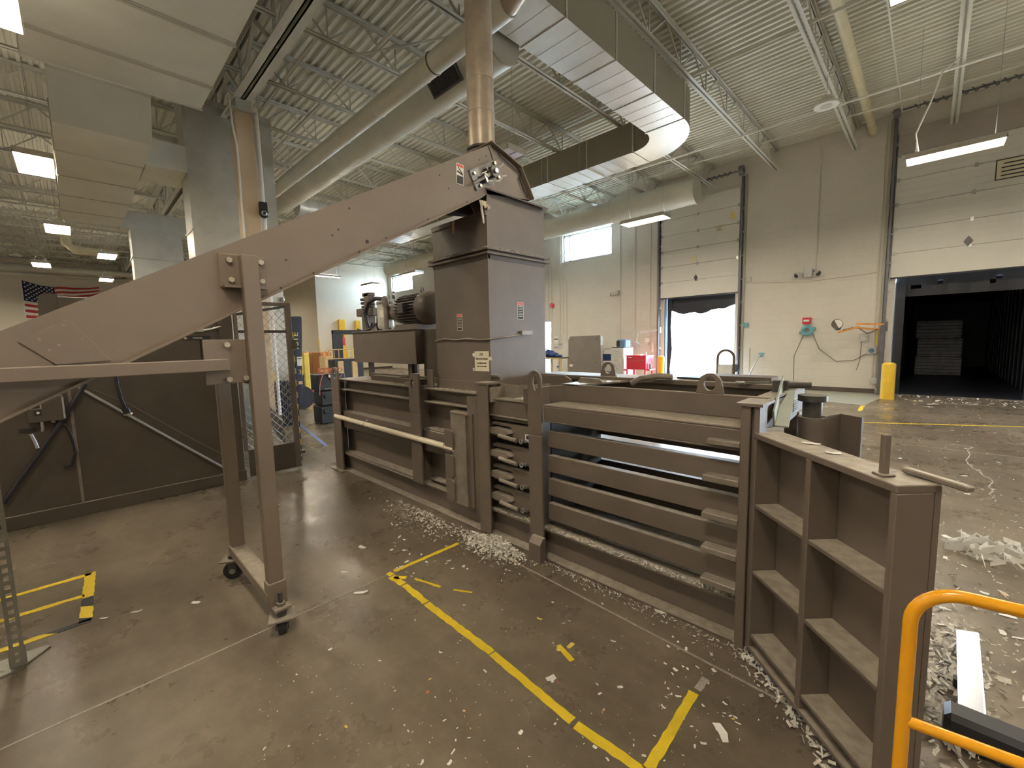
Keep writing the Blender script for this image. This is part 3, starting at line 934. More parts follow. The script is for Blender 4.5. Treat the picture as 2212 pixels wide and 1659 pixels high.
for pi_, po in enumerate(eb.data.polygons): po.material_index = 0 if pi_ % 4 == 0 else 1  # bottom stays galvanised, the other faces take the painted shade tone
for k in range(9):
    x1, x0 = -4.97 - 1.22 * k, -4.97 - 1.22 * (k + 1)
    B(x0 + .003, x1 - .003, cy + ri, cy + ro, za + .004, zb).build('duct_section', 'ductshade', t)
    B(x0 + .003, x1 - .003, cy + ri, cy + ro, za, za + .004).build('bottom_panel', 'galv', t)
    m = MB(); m.box(x1 - .016, x1 + .016, cy + ri - .014, cy + ro + .014, za - .014, zb + .01); m.build('joint_band', 'galv', t)
    m = MB()
    for q in (1, 2, 3): m.box(x0 + q * .305 - .004, x0 + q * .305 + .004, cy + ri + .003, cy + ro - .003, za - .004, za)
    m.build('stiffening_crease', 'galv', t)
for (hx, hy) in ((xa - .02, 3.2), (xa - .02, 5.7), (xa - .02, 8.2), (-6.4, cy + ri - .02), (-7.6, cy + ri - .02)):
    MB().tube([(hx, hy, za), (hx, hy, 7.05)], .006, 5).build('hanger_rod', 'joist', t)
# wall duct
t = thing('wall_duct', (-12, 13.5, 6.0), 'round duct along the dock wall ending over the open door', 'duct')
MB().tube([(-23.2, 13.5, 6.0), (-5.3, 13.5, 6.0)], .37, 28).build('duct_body', 'duct', t)
MB().cyl((-5.3, 13.5, 6.0), (-5.26, 13.5, 6.0), .385, 28).build('end_cap', 'duct', t)
MB().cyl((-23.25, 13.5, 6.0), (-23.2, 13.5, 6.0), .385, 28).build('end_cap', 'duct', t)
for k in range(9): MB().torus((-6.1 - k * 2.0, 13.5, 6.0), (1, 0, 0), .37, .012, 28, 5).build('joint_band', 'duct', t)
for k in range(8):
    m = MB()
    for s in (-1, 1): m.tube([(-7.2 - k * 2, 13.5 + s * .12, 6.35), (-7.2 - k * 2, 13.5 + s * .03, 7.0)], .006, 4)
    m.build('hanger_wire', 'steel', t)
# exhaust riser from the conveyor head
t = thing('exhaust_riser', (-3.07, 2.80, 3.2), 'dusty vertical round pipe rising from the conveyor head', 'pipe')
MB().tube([(-3.07, 2.80, 3.42), (-3.07, 2.80, 4.95), (-3.08, 2.86, 5.18), (-3.10, 3.05, 5.33), (-3.15, 3.4, 5.36), (-3.3, 3.62, 5.36), (-3.54, 3.7, 5.36)], .122, 22).build('pipe_body', 'spiral', t)
for k in range(4): MB().torus((-3.07, 2.80, 3.30 + k * .035), (0, 0, 1), .126, .016, 24, 6).build('clamp_ring', 'steeldk', t)
MB().cyl((-3.07, 2.80, 3.13), (-3.07, 2.80, 3.45), .120, 22).build('hose_cuff', 'steeldk', t)
for zz in (3.72, 4.0): MB().torus((-3.07, 2.80, zz), (0, 0, 1), .122, .005, 24, 5).build('joint_band', 'spiral', t)

# ------------------------------------------------------------------ pipes, conduits, speakers
def pipe(name, pts, r, m, label, cat='pipe'):
    return tag(MB().tube(pts, r, 8).build(name, m), label, cat)
pipe('sprinkler_pipe', [(-26, 11.65, 6.40), (8.5, 11.65, 6.40)], .022, 'white', 'thin white sprinkler main below the joists near the dock wall')
pipe('sprinkler_pipe', [(-26, 8.6, 6.55), (8.5, 8.6, 6.55)], .03, 'deck', 'sprinkler branch crossing the joists over the supply duct')
pipe('sprinkler_pipe', [(-26, 13.0, 6.62), (8.5, 13.0, 6.62)], .02, 'deck', 'thin branch line along the top of the dock wall')
pipe('sprinkler_pipe', [(-37, 4.0, 6.60), (-4.4, 4.0, 6.60)], .03, 'deck', 'sprinkler branch right above the slim round duct')
pipe('sprinkler_pipe', [(-37, 3.15, 6.55), (-7.2, 3.15, 6.55)], .022, 'deck', 'conduit run beside the roof girder')
pipe('drain_pipe', [(-1.35, 4.0, 6.82), (-1.35, 14.9, 6.78)], .09, 'drain', 'thick yellowish roof drain pipe beside a joist')
pipe('ceiling_conduit', [(-.8, 2.6, 6.95), (-.8, 14.5, 6.95)], .014, 'deck', 'thin conduit snaking along the deck near the drain pipe')
pipe('flag_bay_pipe', [(-33, -7, 5.9), (-33, 9.8, 5.9)], .16, 'duct', 'fat round duct crossing the far bay above the flag')
pipe('flag_bay_pipe', [(-36.2, -7, 5.95), (-36.2, 9.8, 5.95)], .10, 'duct', 'pipe close to the flag wall under the roof')
pipe('flag_bay_pipe', [(-24, .15, 7.05), (-24, .15, 5.75), (-24, .35, 5.55), (-24, 1.6, 5.5)], .16, 'drain', 'pale elbow duct beyond the hanging duct')
pipe('slotted_strut', [(-7.0, 3.55, 6.3), (-5.1, 5.2, 6.6)], .02, 'galv', 'slotted strut bracing the round ducts')
for (xx, yy, zz, lab) in ((-1.65, 10.3, 5.9, 'white round ceiling speaker hanging by the yellowish drain pipe'), (-17.5, 9.5, 6.1, 'small white round speaker under the far joists'), (-30, -1.5, 6.0, 'round speaker far off at the left edge')):
    t = thing('ceiling_speaker', (xx, yy, zz), lab, 'speaker', 'round ceiling speakers')
    MB().cyl((xx, yy, zz + .05), (xx, yy, zz + .16), .16, 20, .11).build('can', 'fixt', t)
    MB().cyl((xx, yy, zz), (xx, yy, zz + .05), .20, 24, .19).build('baffle', 'white', t)
    MB().cyl((xx, yy, zz - .004), (xx, yy, zz), .10, 20).build('speaker_grille', 'filt', t)
    MB().tube([(xx, yy, zz + .16), (xx, yy, 6.9)], .005, 4).build('hanger_rod', 'steel', t)

# ------------------------------------------------------------------ the baler
BL = thing('baler', (-3.1, 2.8, 0), 'large brown horizontal baler with tall hopper, slatted chamber and open end gate', 'baler')
YF, YO, YW = 2.32, 2.37, 2.49        # post faces, flange edges, side skin
YR0, YR1 = 3.22, 3.36                # far side skin and flange edge
BV = .004
# base rails
for (ya, yb, nm) in ((YO - .03, YW, 'n'), (YR0, YR1, 'f')):
    m = MB(); m.box(-5.6, -.62, ya, yb, 0, .016); m.box(-5.6, -.62, lerp(ya, yb, .55), lerp(ya, yb, .55) + .014, .016, .215); m.box(-5.6, -.62, ya + .02, yb, .215, .233)
    m.build('base_rail', 'brown', BL, BV)
# ram body skin: bed plate, sides
B(-5.58, -2.70, YW, YW + .012, .02, 1.20).build('side_skin', 'brown', BL)
B(-5.58, -2.70, YR0 - .012, YR0, .02, 1.20).build('side_skin', 'brown', BL)
B(-5.58, -.64, YW - .02, YR0, .225, .245).build('bed_plate', 'browndk', BL)  # darker brown carries the shade inside the chamber
B(-2.66, -2.05, YW + .02, YR0 - .02, .26, 1.16).build('shade_platen', 'ink', BL)  # black platen added to give the slat gaps their shade
for (x0, x1) in ((-5.52, -3.74), (-3.56, -2.71)):
    B(x0, x1, YO, YW, 1.192, 1.206).build('flange', 'brown', BL, BV)
    B(x0, x1, YO, YW, 1.062, 1.076).build('flange', 'brown', BL, BV)
B(-5.52, -2.9, YO, YW, .575, .785).build('side_channel', 'brown', BL, BV)
for xk in (-5.3, -5.1, -4.9, -4.6, -4.35, -4.1, -3.4, -3.2, -3.0): MB().cyl((xk, YO + .05, 1.180), (xk, YO + .05, 1.192), .014, 6).build('bolt', 'steeldk', BL)
B(-5.52, -3.74, YO, YW, .238, .252).build('flange', 'brown', BL, BV)
# end post with lifting eye
m = MB(); rp = [(-5.62, 0.01), (-5.62, 1.24)] + arc(-5.51, 1.25, .11, 180, 0, 10) + [(-5.40, 1.24), (-5.40, .01)]
m.plate_hole([(-5.62, .9)] + rp[1:-1] + [(-5.40, .9)], (-5.51, 1.26), .042, .055, 'y', YF, YF + .022)
m.box(-5.62, -5.40, YF, YF + .022, .01, .9); m.box(-5.60, -5.58, YF + .022, YW, .01, 1.2); m.build('end_post', 'brown', BL, BV)
B(-5.70, -5.35, YF - .05, YW, 0, .012).build('foot_plate', 'brown', BL, BV)
# middle post with slot eye
m = MB(); rp = [(-3.74, .95), (-3.74, 1.24), (-3.70, 1.345), (-3.565, 1.345), (-3.56, .95)]
m.plate_hole(rp, (-3.675, 1.245), .026, .045, 'y', YF, YF + .022)
m.box(-3.74, -3.56, YF, YF + .022, .23, .95); m.box(-3.66, -3.645, YF + .022, YW, .22, 1.2); m.box(-3.56, -3.46, YF + .10, YF + .12, 1.20, 1.385)
m.build('middle_post', 'brown', BL, BV)
# mid bay: framed pocket and wire guide
B(-3.56, -3.14, YO + .03, YW, .27, .283).build('pocket_ledge', 'brown', BL, BV)
B(-3.56, -3.14, YO + .02, YW, .785, .80).build('flange', 'brown', BL, BV)
m = MB()
m.prism([(-3.12, YW), (-3.12, YO), (-3.05, YF - .02), (-2.83, YF - .02), (-2.78, YO), (-2.75, YW)], 'z', 1.012, 1.026); m.build('guide_cap', 'brown', BL)
m = MB()
m.box(-3.05, -2.845, YF - .012, YF, .19, 1.012); m.box(-3.05, -3.04, YF, YW, .19, 1.012); m.box(-2.855, -2.845, YF, YW, .19, 1.012); m.build('wire_guide', 'brownrub', BL)
for (z0, z1) in ((.66, .86), (.42, .63), (.19, .40)):
    m = MB(); a = arc(-3.05, z1 - .04, .04, 90, 0, 5)
    m.prism([(-3.13, z0), (-3.13, z1)] + a + [(-3.01, z0 + .03), (-3.04, z0)], 'y', YF - .030, YF - .014); m.build('guide_tab', 'brown', BL)
B(-2.84, -2.71, YF + .01, YF + .03, .19, 1.18).build('guide_hinge_plate', 'brown', BL)
MB().tube([(-2.775, YF, .2), (-2.775, YF, 1.03)], .012, 8).build('hinge_pin', 'brown', BL)
# chamber posts
B(-2.70, -2.565, YF, YF + .02, .02, 1.30).build('chamber_post', 'brown', BL, BV)
B(-2.64, -2.625, YF + .02, YW, .02, 1.29).build('post_web', 'brown', BL)
m = MB(); m.box(-2.71, -2.56, YF - .01, YF + .14, 1.295, 1.31); m.box(-2.735, -2.60, YF + .16, YF + .2, 1.345, 1.36); m.box(-2.735, -2.60, YF + .18, YF + .2, 1.2, 1.345); m.build('post_cap', 'brown', BL)
m = MB(); rp = [(-2.12, .95), (-2.12, 1.36)] + arc(-2.055, 1.365, .065, 180, 0, 10) + [(-1.99, 1.36), (-1.99, .95)]
m.plate_hole(rp, (-2.045, 1.345), .024, .062, 'y', YF, YF + .022); m.box(-2.12, -1.99, YF, YF + .022, 0, .95); m.build('chamber_post', 'brown', BL, BV)
B(-2.065, -2.045, YF + .022, YW, .01, 1.3).build('post_web', 'brown', BL)
m = MB(); m.prism([(YF - .065, 0), (YF - .065, .145), (YF - .03, .185), (YF, .185), (YF, 0)], 'x', -2.075, -1.965); m.build('post_foot', 'brown', BL)
m = MB(); m.box(-.66, -.615, YF - .02, YW + .02, .0, 1.30); m.box(-.60, -.575, YF - .02, YF + .12, .0, 1.30); m.box(-.62, -.60, YF + .01, YF + .05, .02, 1.29); m.build('end_frame_post', 'brown', BL, BV)
B(-.68, -.56, YF - .03, YW + .02, 1.30, 1.315).build('post_cap', 'brown', BL)
# slats
zs = [(.856, .978), (.666, .792), (.485, .612), (.296, .425)]
for i, (z0, z1) in enumerate(zs):
    s = B(-2.0, -.66, YO + .03, YO + .085, z0, z1).build('slat', 'brown', BL, .005, 2)
    m = MB()      # short end with the tier-block cut-out
    cz = (z0 + z1) / 2
    m.prism([(-2.12, z0), (-2.12, z1), (-2.60, z1), (-2.60, z1 - .022), (-2.40, z1 - .022)] + arc(-2.40, cz, z1 - .022 - cz, 90, 0, 5)[1:] + [(-2.36, cz - .02), (-2.60, cz - .035), (-2.60, z0)], 'y', YO + .03, YO + .085)
    m.build('slotted_slat_end', 'brown', BL)
    m = MB(); m.prism([(-2.60, cz - .01), (-2.57, cz + .022), (-2.40, cz + .018), (-2.35, cz - .005), (-2.42, cz - .03), (-2.58, cz - .028)], 'y', YO - .02, YO + .07); tg = m.build('tucker_tongue', 'brownrub', BL)
    MB().cyl((-2.46, YO - .03, cz - .030), (-2.27, YO - .02, cz - .048), .017, 10).build('spring_tube', 'brownrub', tg)
    m = MB(); m.torus((-2.235, YO - .01, cz - .05), (0, 1, 0), .016, .006, 12, 6); m.box(-2.26, -2.20, YO, YO + .03, cz - .058, cz - .042); m.build('eye_bolt', 'steel', tg)
    # far-side slat, widened and darkened to carry the chamber's shade
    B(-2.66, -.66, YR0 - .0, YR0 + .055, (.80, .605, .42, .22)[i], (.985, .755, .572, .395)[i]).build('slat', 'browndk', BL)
    # gate-end block
    if i < 4:
        zt = (.903, .695, .50, .318)[i]
        B(-.85, -.665, YO - .05, YO + .03, zt - .035, zt).build('wear_block', 'brownrub', BL, .004)
B(-.83, -.665, YO - .05, YO + .03, 1.075, 1.105).build('wear_block', 'brownrub', BL, .004)
B(-2.60, -2.12, YO + .03, YO + .09, 1.0, 1.03).build('slat_lip', 'brown', BL)
B(-2.22, -2.17, YO + .024, YO + .0295, .862, .92).build('blue_label', 'stick', BL)
B(-2.205, -2.18, YO + .020, YO + .024, .885, .912).build('label_print', 'flagblue', BL)
# stub ends of the lower bay between the two posts
B(-2.56, -2.12, YO - .02, YW, .225, .24).build('sill', 'brown', BL)
# top ledge and inner wall of the chamber roof
m = MB(); m.box(-2.0, -.66, YO - .01, 2.61, 1.165, 1.178); m.box(-2.0, -.66, YO - .01, YO + .004, 1.06, 1.165); m.box(-2.0, -.66, YO - .01, YO + .09, 1.05, 1.062); m.build('top_ledge', 'brown', BL, BV)
m = MB(); m.box(-2.62, -2.12, YO + .01, 2.55, 1.165, 1.178); m.box(-2.62, -2.12, YO + .02, YO + .034, 1.04, 1.165); m.box(-2.62, -2.12, YO, YO + .1, 1.03, 1.042); m.build('top_ledge', 'brown', BL, BV)
B(-2.02, -.6, 2.60, 2.614, 1.178, 1.31).build('inner_wall', 'brown', BL, BV)
m = MB(); m.hexa([(-2.18, YF + .02, 1.17), (-2.165, YF + .02, 1.17), (-2.0, 2.6, 1.17), (-2.015, 2.6, 1.17), (-2.18, YF + .02, 1.29), (-2.165, YF + .02, 1.29), (-2.0, 2.6, 1.30), (-2.015, 2.6, 1.30)]); m.build('cross_rib', 'brown', BL)
m = MB(); m.box(-2.62, -2.42, 2.50, 2.512, 1.178, 1.285); m.hexa([(-2.42, 2.5, 1.178), (-2.41, 2.5, 1.178), (-2.25, 2.75, 1.178), (-2.26, 2.75, 1.178), (-2.42, 2.5, 1.285), (-2.41, 2.5, 1.285), (-2.25, 2.75, 1.285), (-2.26, 2.75, 1.285)]); m.build('corner_rib', 'brownrub', BL)
B(-2.56, -2.545, YF + .02, 2.52, 1.15, 1.27).build('corner_rib', 'brownrub', BL)
B(-2.6, -.6, 2.62, 3.1, 1.18, 1.19).build('roof_plate', 'brown', BL)
m = MB(); m.box(-2.65, -.6, 3.10, 3.114, 1.19, 1.335); m.box(-2.65, -.6, 3.05, 3.34, 1.30, 1.335); m.build('far_top_rail', 'brown', BL, BV)
m = MB(); m.box(-2.02, -.6, 2.86, 2.95, 1.19, 1.27); m.build('roof_stiffener', 'brown', BL, BV)
m = MB(); m.prism([(-2.0, 2.60), (-1.86, 2.60), (-1.70, 3.05), (-2.0, 3.05)], 'z', 1.30, 1.312); m.prism([(-2.0, 1.312), (-1.97, 1.345), (-1.80, 1.345), (-1.76, 1.312)], 'y', 2.78, 2.79); m.build('roof_gusset', 'brownrub', BL)
m = MB(); m.plate_hole([(-2.62, 1.2), (-2.60, 1.33), (-2.22, 1.345), (-2.15, 1.31), (-2.15, 1.2)], (-2.4, 1.26), .01, .01, 'y', 2.90, 2.912); m.build('cable_plate', 'brown', BL)
MB().cyl((-2.56, 2.88, 1.28), (-2.56, 2.88, 1.345), .012, 8).build('bolt', 'bolt', BL)
# lifting lug on the roof and one on the far rail
for (xl, yl, zl, rr) in ((-.92, 2.60, 1.31, .075), (-1.93, 3.12, 1.335, .07)):
    m = MB(); rp = [(xl - rr * 1.05, zl), (xl - rr * .95, zl + .05)] + arc(xl, zl + .055, rr * .9, 180, 0, 10) + [(xl + rr * .95, zl + .05), (xl + rr * 1.05, zl)]
    m.plate_hole(rp, (xl, zl + .06), rr * .45, rr * .55, 'y', yl, yl + .025); m.build('lifting_lug', 'brown', BL, .003)
MB().tube([(-1.62, 2.95, 1.30), (-1.55, 2.97, 1.345), (-1.42, 3.0, 1.365), (-1.33, 3.02, 1.36)], .022, 8).build('hydraulic_hose', 'brownrub', BL)
MB().tube([(-1.75, 2.78, 1.21), (-1.4, 2.75, 1.23), (-1.0, 2.78, 1.20), (-.7, 2.78, 1.25)], .012, 6).build('hydraulic_hose', 'black', BL)
# end frame over the bale exit
m = MB(); m.prism([(YF + .1, 1.17), (YF + .1, 1.30), (2.75, 1.31), (3.42, 1.285), (3.42, 1.145), (2.9, 1.11), (2.75, 1.13)], 'x', -.615, -.59); m.box(-.70, -.59, 2.45, 3.42, 1.285, 1.30); ef = m.build('end_crosshead', 'brown', BL, BV)
m = MB(); m.box(-.66, -.58, 3.22, 3.38, 0, 1.15); m.build('end_frame_post', 'brown', BL, BV)
B(-.66, -.60, YW, YR0, .02, .22).build('end_sill', 'brown', BL)
for (y0, y1) in ((2.93, 3.05), (3.09, 3.20)):
    s = B(-.589, -.586, y0, y1, 1.165, 1.245).build('warning_sticker', 'stick', ef)
    m = MB()
    for q in range(6): m.box(-.586, -.584, y0 + .01, y1 - .01, 1.172 + q * .012, 1.178 + q * .012)
    m.build('sticker_print', 'ink', ef)
m = MB(); a0, a1 = Vector((-.56, 2.50, 1.215)), Vector((-.63, 3.0, 1.36))
d = (a1 - a0).normalized(); nv = Vector((1, 0, 0)); wv = d.cross(nv).normalized()
m.obox((a0 + a1) / 2, d, wv, nv, (a1 - a0).length, .085, .008); m.obox((a0 + a1) / 2 + nv * .03 + wv * .04, d, nv, wv, (a1 - a0).length, .07, .008)
m.build('gate_prop_angle', 'green', BL)
m = MB(); m.cyl((-.63, 3.0, 1.345), (-.50, 3.06, 1.345), .022, 10); m.box(-.68, -.60, 2.97, 3.03, 1.30, 1.37); m.build('prop_pivot', 'steeldk', BL)
# far hinge: pin, knuckles and the bent door leaf behind it
MB().cyl((-.48, 3.02, .5), (-.48, 3.02, 1.255), .05, 16).build('hinge_pin', 'steeldk', BL)
MB().cyl((-.48, 3.02, 1.255), (-.48, 3.02, 1.29), .075, 18).build('hinge_cap', 'steeldk', BL)
for (z0, z1) in ((1.0, 1.16), (.55, .97)): MB().cyl((-.48, 3.02, z0), (-.48, 3.02, z1), .072, 18).build('hinge_knuckle', 'brown', BL)
m = MB(); m.prism([(-.43, 3.02), (-.36, 3.19), (-.25, 3.10), (-.255, 3.085), (-.36, 3.165), (-.415, 3.01)], 'z', .1, 1.17); m.build('hinge_leaf', 'brown', BL)
# -------- open gate, swung out toward the camera
g0, g1 = Vector((-.60, 2.30, 0)), Vector((-.05, 1.753, 0))
gd = (g1 - g0).normalized(); gn = Vector((-gd.y, gd.x, 0)); gn = gn if gn.x > 0 else -gn     # gn points to the far face
GL, GT = (g1 - g0).length, .143
def gp(u, v, z): p = g0 + gd * u + gn * v; return (p.x, p.y, z)
def gbox(m, u0, u1, v0, v1, z0, z1):
    return m.hexa([gp(u0, v0, z0), gp(u1, v0, z0), gp(u1, v1, z0), gp(u0, v1, z0), gp(u0, v0, z1), gp(u1, v0, z1), gp(u1, v1, z1), gp(u0, v1, z1)])
m = MB(); gbox(m, 0, GL, GT - .02, GT, .06, 1.165); gate = m.build('end_gate', 'brown', BL)
def gpart(nm, *a, mt='brown', bv=.003):
    return gbox(MB(), *a).build(nm, mt, gate, bv)
gpart('gate_top', 0, GL, 0, GT, 1.145, 1.172)
gpart('gate_stile', 0, .024, 0, GT - .02, .06, 1.145)
gpart('gate_stile', GL - .024, GL, 0, GT - .02, .06, 1.145)
gpart('gate_mullion', GL * .475, GL * .475 + .03, 0, GT - .02, .06, 1.145)
gpart('gate_bottom', 0, GL, 0, GT, .04, .06)
for z in (.816, .471, .130):
    gpart('gate_shelf', .024, GL * .475, 0.004, GT - .02, z - .02, z)
    gpart('gate_shelf', GL * .475 + .03, GL - .024, 0.004, GT - .02, z - .02, z)
gpart('gate_pin', GL - .112, GL - .09, .036, .058, 1.172, 1.312)
gpart('pin_weld', GL - .125, GL - .078, .024, .070, 1.172, 1.180)
m = MB(); a, b_ = Vector(gp(GL - .12, GT - .008, 1.185)), Vector(gp(GL + .075, GT + .008, 1.182)); m.bar(a, b_, .028, .018); m.build('latch_bar', 'brownrub', gate, .004)

# -------- hopper
HX0, HX1, HY0, HY1 = -3.46, -2.69, 2.485, 3.22
m = MB(); tk = .008
m.box(HX0, HX1, HY0, HY0 + tk, 1.19, 2.40); m.box(HX0, HX1, HY1 - tk, HY1, 1.19, 2.40); m.box(HX0, HX0 + tk, HY0 + tk, HY1 - tk, 1.19, 2.40); m.box(HX1 - tk, HX1, HY0 + tk, HY1 - tk, 1.19, 2.40)
hop = m.build('hopper', 'brown', BL)
m = MB()
m.box(HX0, HX1, HY0, HY0 + tk, 2.40, 2.72); m.box(HX0, HX1, HY1 - tk, HY1, 2.40, 2.90); m.box(HX0, HX0 + tk, HY0 + tk, HY1 - tk, 2.40, 2.72); m.box(HX1 - tk, HX1, HY0 + tk, HY1 - tk, 2.40, 2.905)
m.build('hopper_extension', 'brown', BL)
B(HX0, HX1, HY0 - .012, HY0, 2.69, 2.73).build('hopper_lip', 'brown', BL)
m = MB(); m.hexa([(HX1 - .01, HY0, 2.90), (HX1 + .05, HY0 + .01, 2.875), (HX1 + .05, HY1, 2.865), (HX1 - .01, HY1, 2.89), (HX1 - .01, HY0, 2.912), (HX1 + .055, HY0 + .01, 2.885), (HX1 + .055, HY1, 2.875), (HX1 - .01, HY1, 2.902)]); m.build('rain_lip', 'brown', BL)
for z0 in (2.372, 2.408):
    m = MB(); o = .04
    m.box(HX0 - o, HX1 + o, HY0 - o, HY0, z0, z0 + .016); m.box(HX0 - o, HX1 + o, HY1, HY1 + o, z0, z0 + .016); m.box(HX0 - o, HX0, HY0, HY1, z0, z0 + .016); m.box(HX1, HX1 + o, HY0, HY1, z0, z0 + .016)
    m.build('hopper_flange', 'brown', BL, .002)
m = MB(); o = .005
m.box(HX0 - o, HX1 + o, HY0 - o, HY0 + .02, 2.34, 2.372); m.box(HX1 - .02, HX1 + o, HY0, HY1, 2.34, 2.372); m.build('flange_leg', 'brown', BL)
B(HX0, HX1 - .02, HY0 - .014, HY0, 1.19, 1.29).build('hopper_skirt', 'brown', BL)
def warn(nm, o, rt_, w_, h_):
    o = Vector(o); rt_ = Vector(rt_); n_ = rt_.cross(Vector((0, 0, 1)))
    s = MB().obox(o, rt_, Vector((0, 0, 1)), n_, w_, h_, .002).build(nm, 'stick', hop)
    MB().obox(o + n_ * .0015 + Vector((0, 0, h_ * .42)), rt_, Vector((0, 0, 1)), n_, w_ * .9, h_ * .13, .001).build('red_band', 'inkred', hop)
    MB().obox(o + n_ * .0015 - Vector((0, 0, h_ * .07)), rt_, Vector((0, 0, 1)), n_, w_ * .86, h_ * .80, .001).build('black_band', 'ink', hop)
    m = MB()
    for q in range(7): m.obox(o + n_ * .0022 + Vector((0, 0, h_ * (.26 - .095 * q))), rt_, Vector((0, 0, 1)), n_, w_ * (.62 + .08 * (q % 2)), h_ * .028, .0006)
    m.build('sticker_print', 'stick', hop)
warn('warning_sticker', (HX1 + .0012, 2.87, 1.915), (0, 1, 0), .078, .155)
warn('warning_sticker', (-3.09, HY0 - .0012, 1.825), (1, 0, 0), .075, .15)
# paper sign
sg = MB().obox((-2.80, HY0 - .003, 1.475), (1, 0, 0.01), (-.01, 0, 1), (0, -1, 0), .185, .175, .003).build('paper_sign', 'sign', hop)
for k, (tx, sz) in enumerate((('EYE', .030), ('PROTECTION', .026), ('REQUIRED IN THIS', .015), ('AREA AT ALL TIMES', .015))):
    text('sign_lettering', tx, sz, (-2.80, HY0 - .0055, 1.533 - (0, .038, .075, .103)[k]), (1, 0, .01), (0, 0, 1), 'ink', sg, xs=.95)
for (a, b_, c) in ((-2.905, 1.53, .03), (-2.91, 1.40, .022), (-2.69, 1.50, .03)):
    MB().obox((a, HY0 - .0045, b_), (1, 0, .2), (-.2, 0, 1), (0, -1, 0), c, .03, .001).build('tape_strip', 'stick', sg)
# cable around the hopper
MB().tube([(HX0 - .01, HY0 - .012, 1.66), (-3.3, HY0 - .016, 1.68), (-3.15, HY0 - .012, 1.665), (-2.98, HY0 - .015, 1.675), (-2.8, HY0 - .015, 1.66), (HX1 + .012, HY0 - .01, 1.665), (HX1 + .014, 2.7, 1.685), (HX1 + .012, 2.85, 1.70), (HX1 + .012, 2.98, 1.72)], .007, 6).build('cable', 'brownrub', hop)
B(HX1 + .004, HX1 + .03, 2.86, 3.0, 1.70, 1.735).build('cable_boot', 'brownrub', hop)
# -------- hydraulic tank and power unit
TX0, TX1, TY0, TY1, TZ0, TZ1 = -5.80, -4.24, 2.75, 3.62, 1.40, 1.80
B(TX0, TX1, TY0, TY1, TZ0, TZ1).build('oil_tank', 'brown', BL, .004)
m = MB(); m.box(TX0 - .02, TX1 + .02, TY0 - .02, TY1 + .02, TZ1, TZ1 + .02); m.build('tank_lid', 'brown', BL, .003)
for xk in (-5.5, -4.5):
    for yk in (TY0 + .05, TY1 - .1):
        m = MB(); m.box(xk, xk + .012, yk, yk + .08, 1.2, TZ0); m.box(xk, xk + .08, yk, yk + .012, 1.2, TZ0); m.build('tank_leg', 'browndk', BL)
m = MB(); m.box(-4.24, -3.47, 2.85, 3.5, 1.25, 1.80); m.build('valve_cabinet', 'browndk', BL, .004)
MB().tube([(-3.62, 2.82, 1.76), (-3.72, 2.80, 1.62), (-3.70, 2.80, 1.45), (-3.6, 2.80, 1.28), (-3.55, 2.82, 1.22)], .012, 7).build('hydraulic_hose', 'black', BL)
for (x0, x1, y0, y1, z) in ((-4.9, -4.1, 2.52, 2.62, 1.215), (-5.3, -3.8, 2.72, 2.78, 1.215), (-4.3, -3.8, 2.48, 2.6, 1.215)):
    B(x0, x1, y0, y1, 1.206, z + .05).build('ram_cover', 'browndk', BL)
B(-5.56, -3.6, YW, 3.2, 1.195, 1.206).build('ram_deck', 'brown', BL)
B(-3.98, -3.78, 2.42, 2.50, 1.206, 1.235).build('ram_clip', 'brownrub', BL)
# motor
my, mz = 3.0, 2.06
mo = MB().cyl((-4.83, my, mz), (-4.30, my, mz), .155, 24).build('motor', 'steeldk', BL)
m = MB()
for k in range(30):
    a = 2 * math.pi * k / 30
    c = Vector((-4.57, my + .165 * math.cos(a), mz + .165 * math.sin(a)))
    m.obox(c, (1, 0, 0), (0, math.cos(a), math.sin(a)), (0, -math.sin(a), math.cos(a)), .48, .05, .010)
m.build('cooling_fins', 'steeldk', mo)
m = MB(); m.tube([(-4.35, my, mz), (-4.30, my, mz), (-4.20, my, mz), (-4.13, my, mz), (-4.11, my, mz)], [.19, .20, .19, .14, .02], 26); m.build('fan_cover', 'browndk', mo)
MB().tube([(-5.10, my, mz - .01), (-5.0, my, mz - .01), (-4.98, my, mz - .01), (-4.86, my, mz - .01), (-4.82, my, mz - .01)], [.10, .10, .135, .15, .15], 22).build('pump_adapter', 'brown', mo)
MB().torus((-4.42, my, mz + .215), (1, .3, 0), .028, .010, 16, 7).build('lift_eye', 'browndk', mo)
m = MB(); m.box(-4.82, -4.34, my - .16, my + .16, TZ1 + .02, TZ1 + .075); m.build('motor_base', 'brown', mo)
B(-4.62, -4.5, my - .24, my - .15, mz - .05, mz + .06).build('junction_box', 'steeldk', mo)
MB().cyl((-5.02, my - .02, 2.13), (-4.70, my - .02, 2.15), .028, 10).build('suction_pipe', 'steel', BL)
gg = MB().cyl((-4.975, my - .09, 2.265), (-4.955, my - .06, 2.265), .045, 18).build('pressure_gauge', 'steel', BL)
MB().cyl((-4.97, my - .06, 2.13), (-4.97, my - .06, 2.225), .008, 6).build('gauge_stem', 'steel', gg)
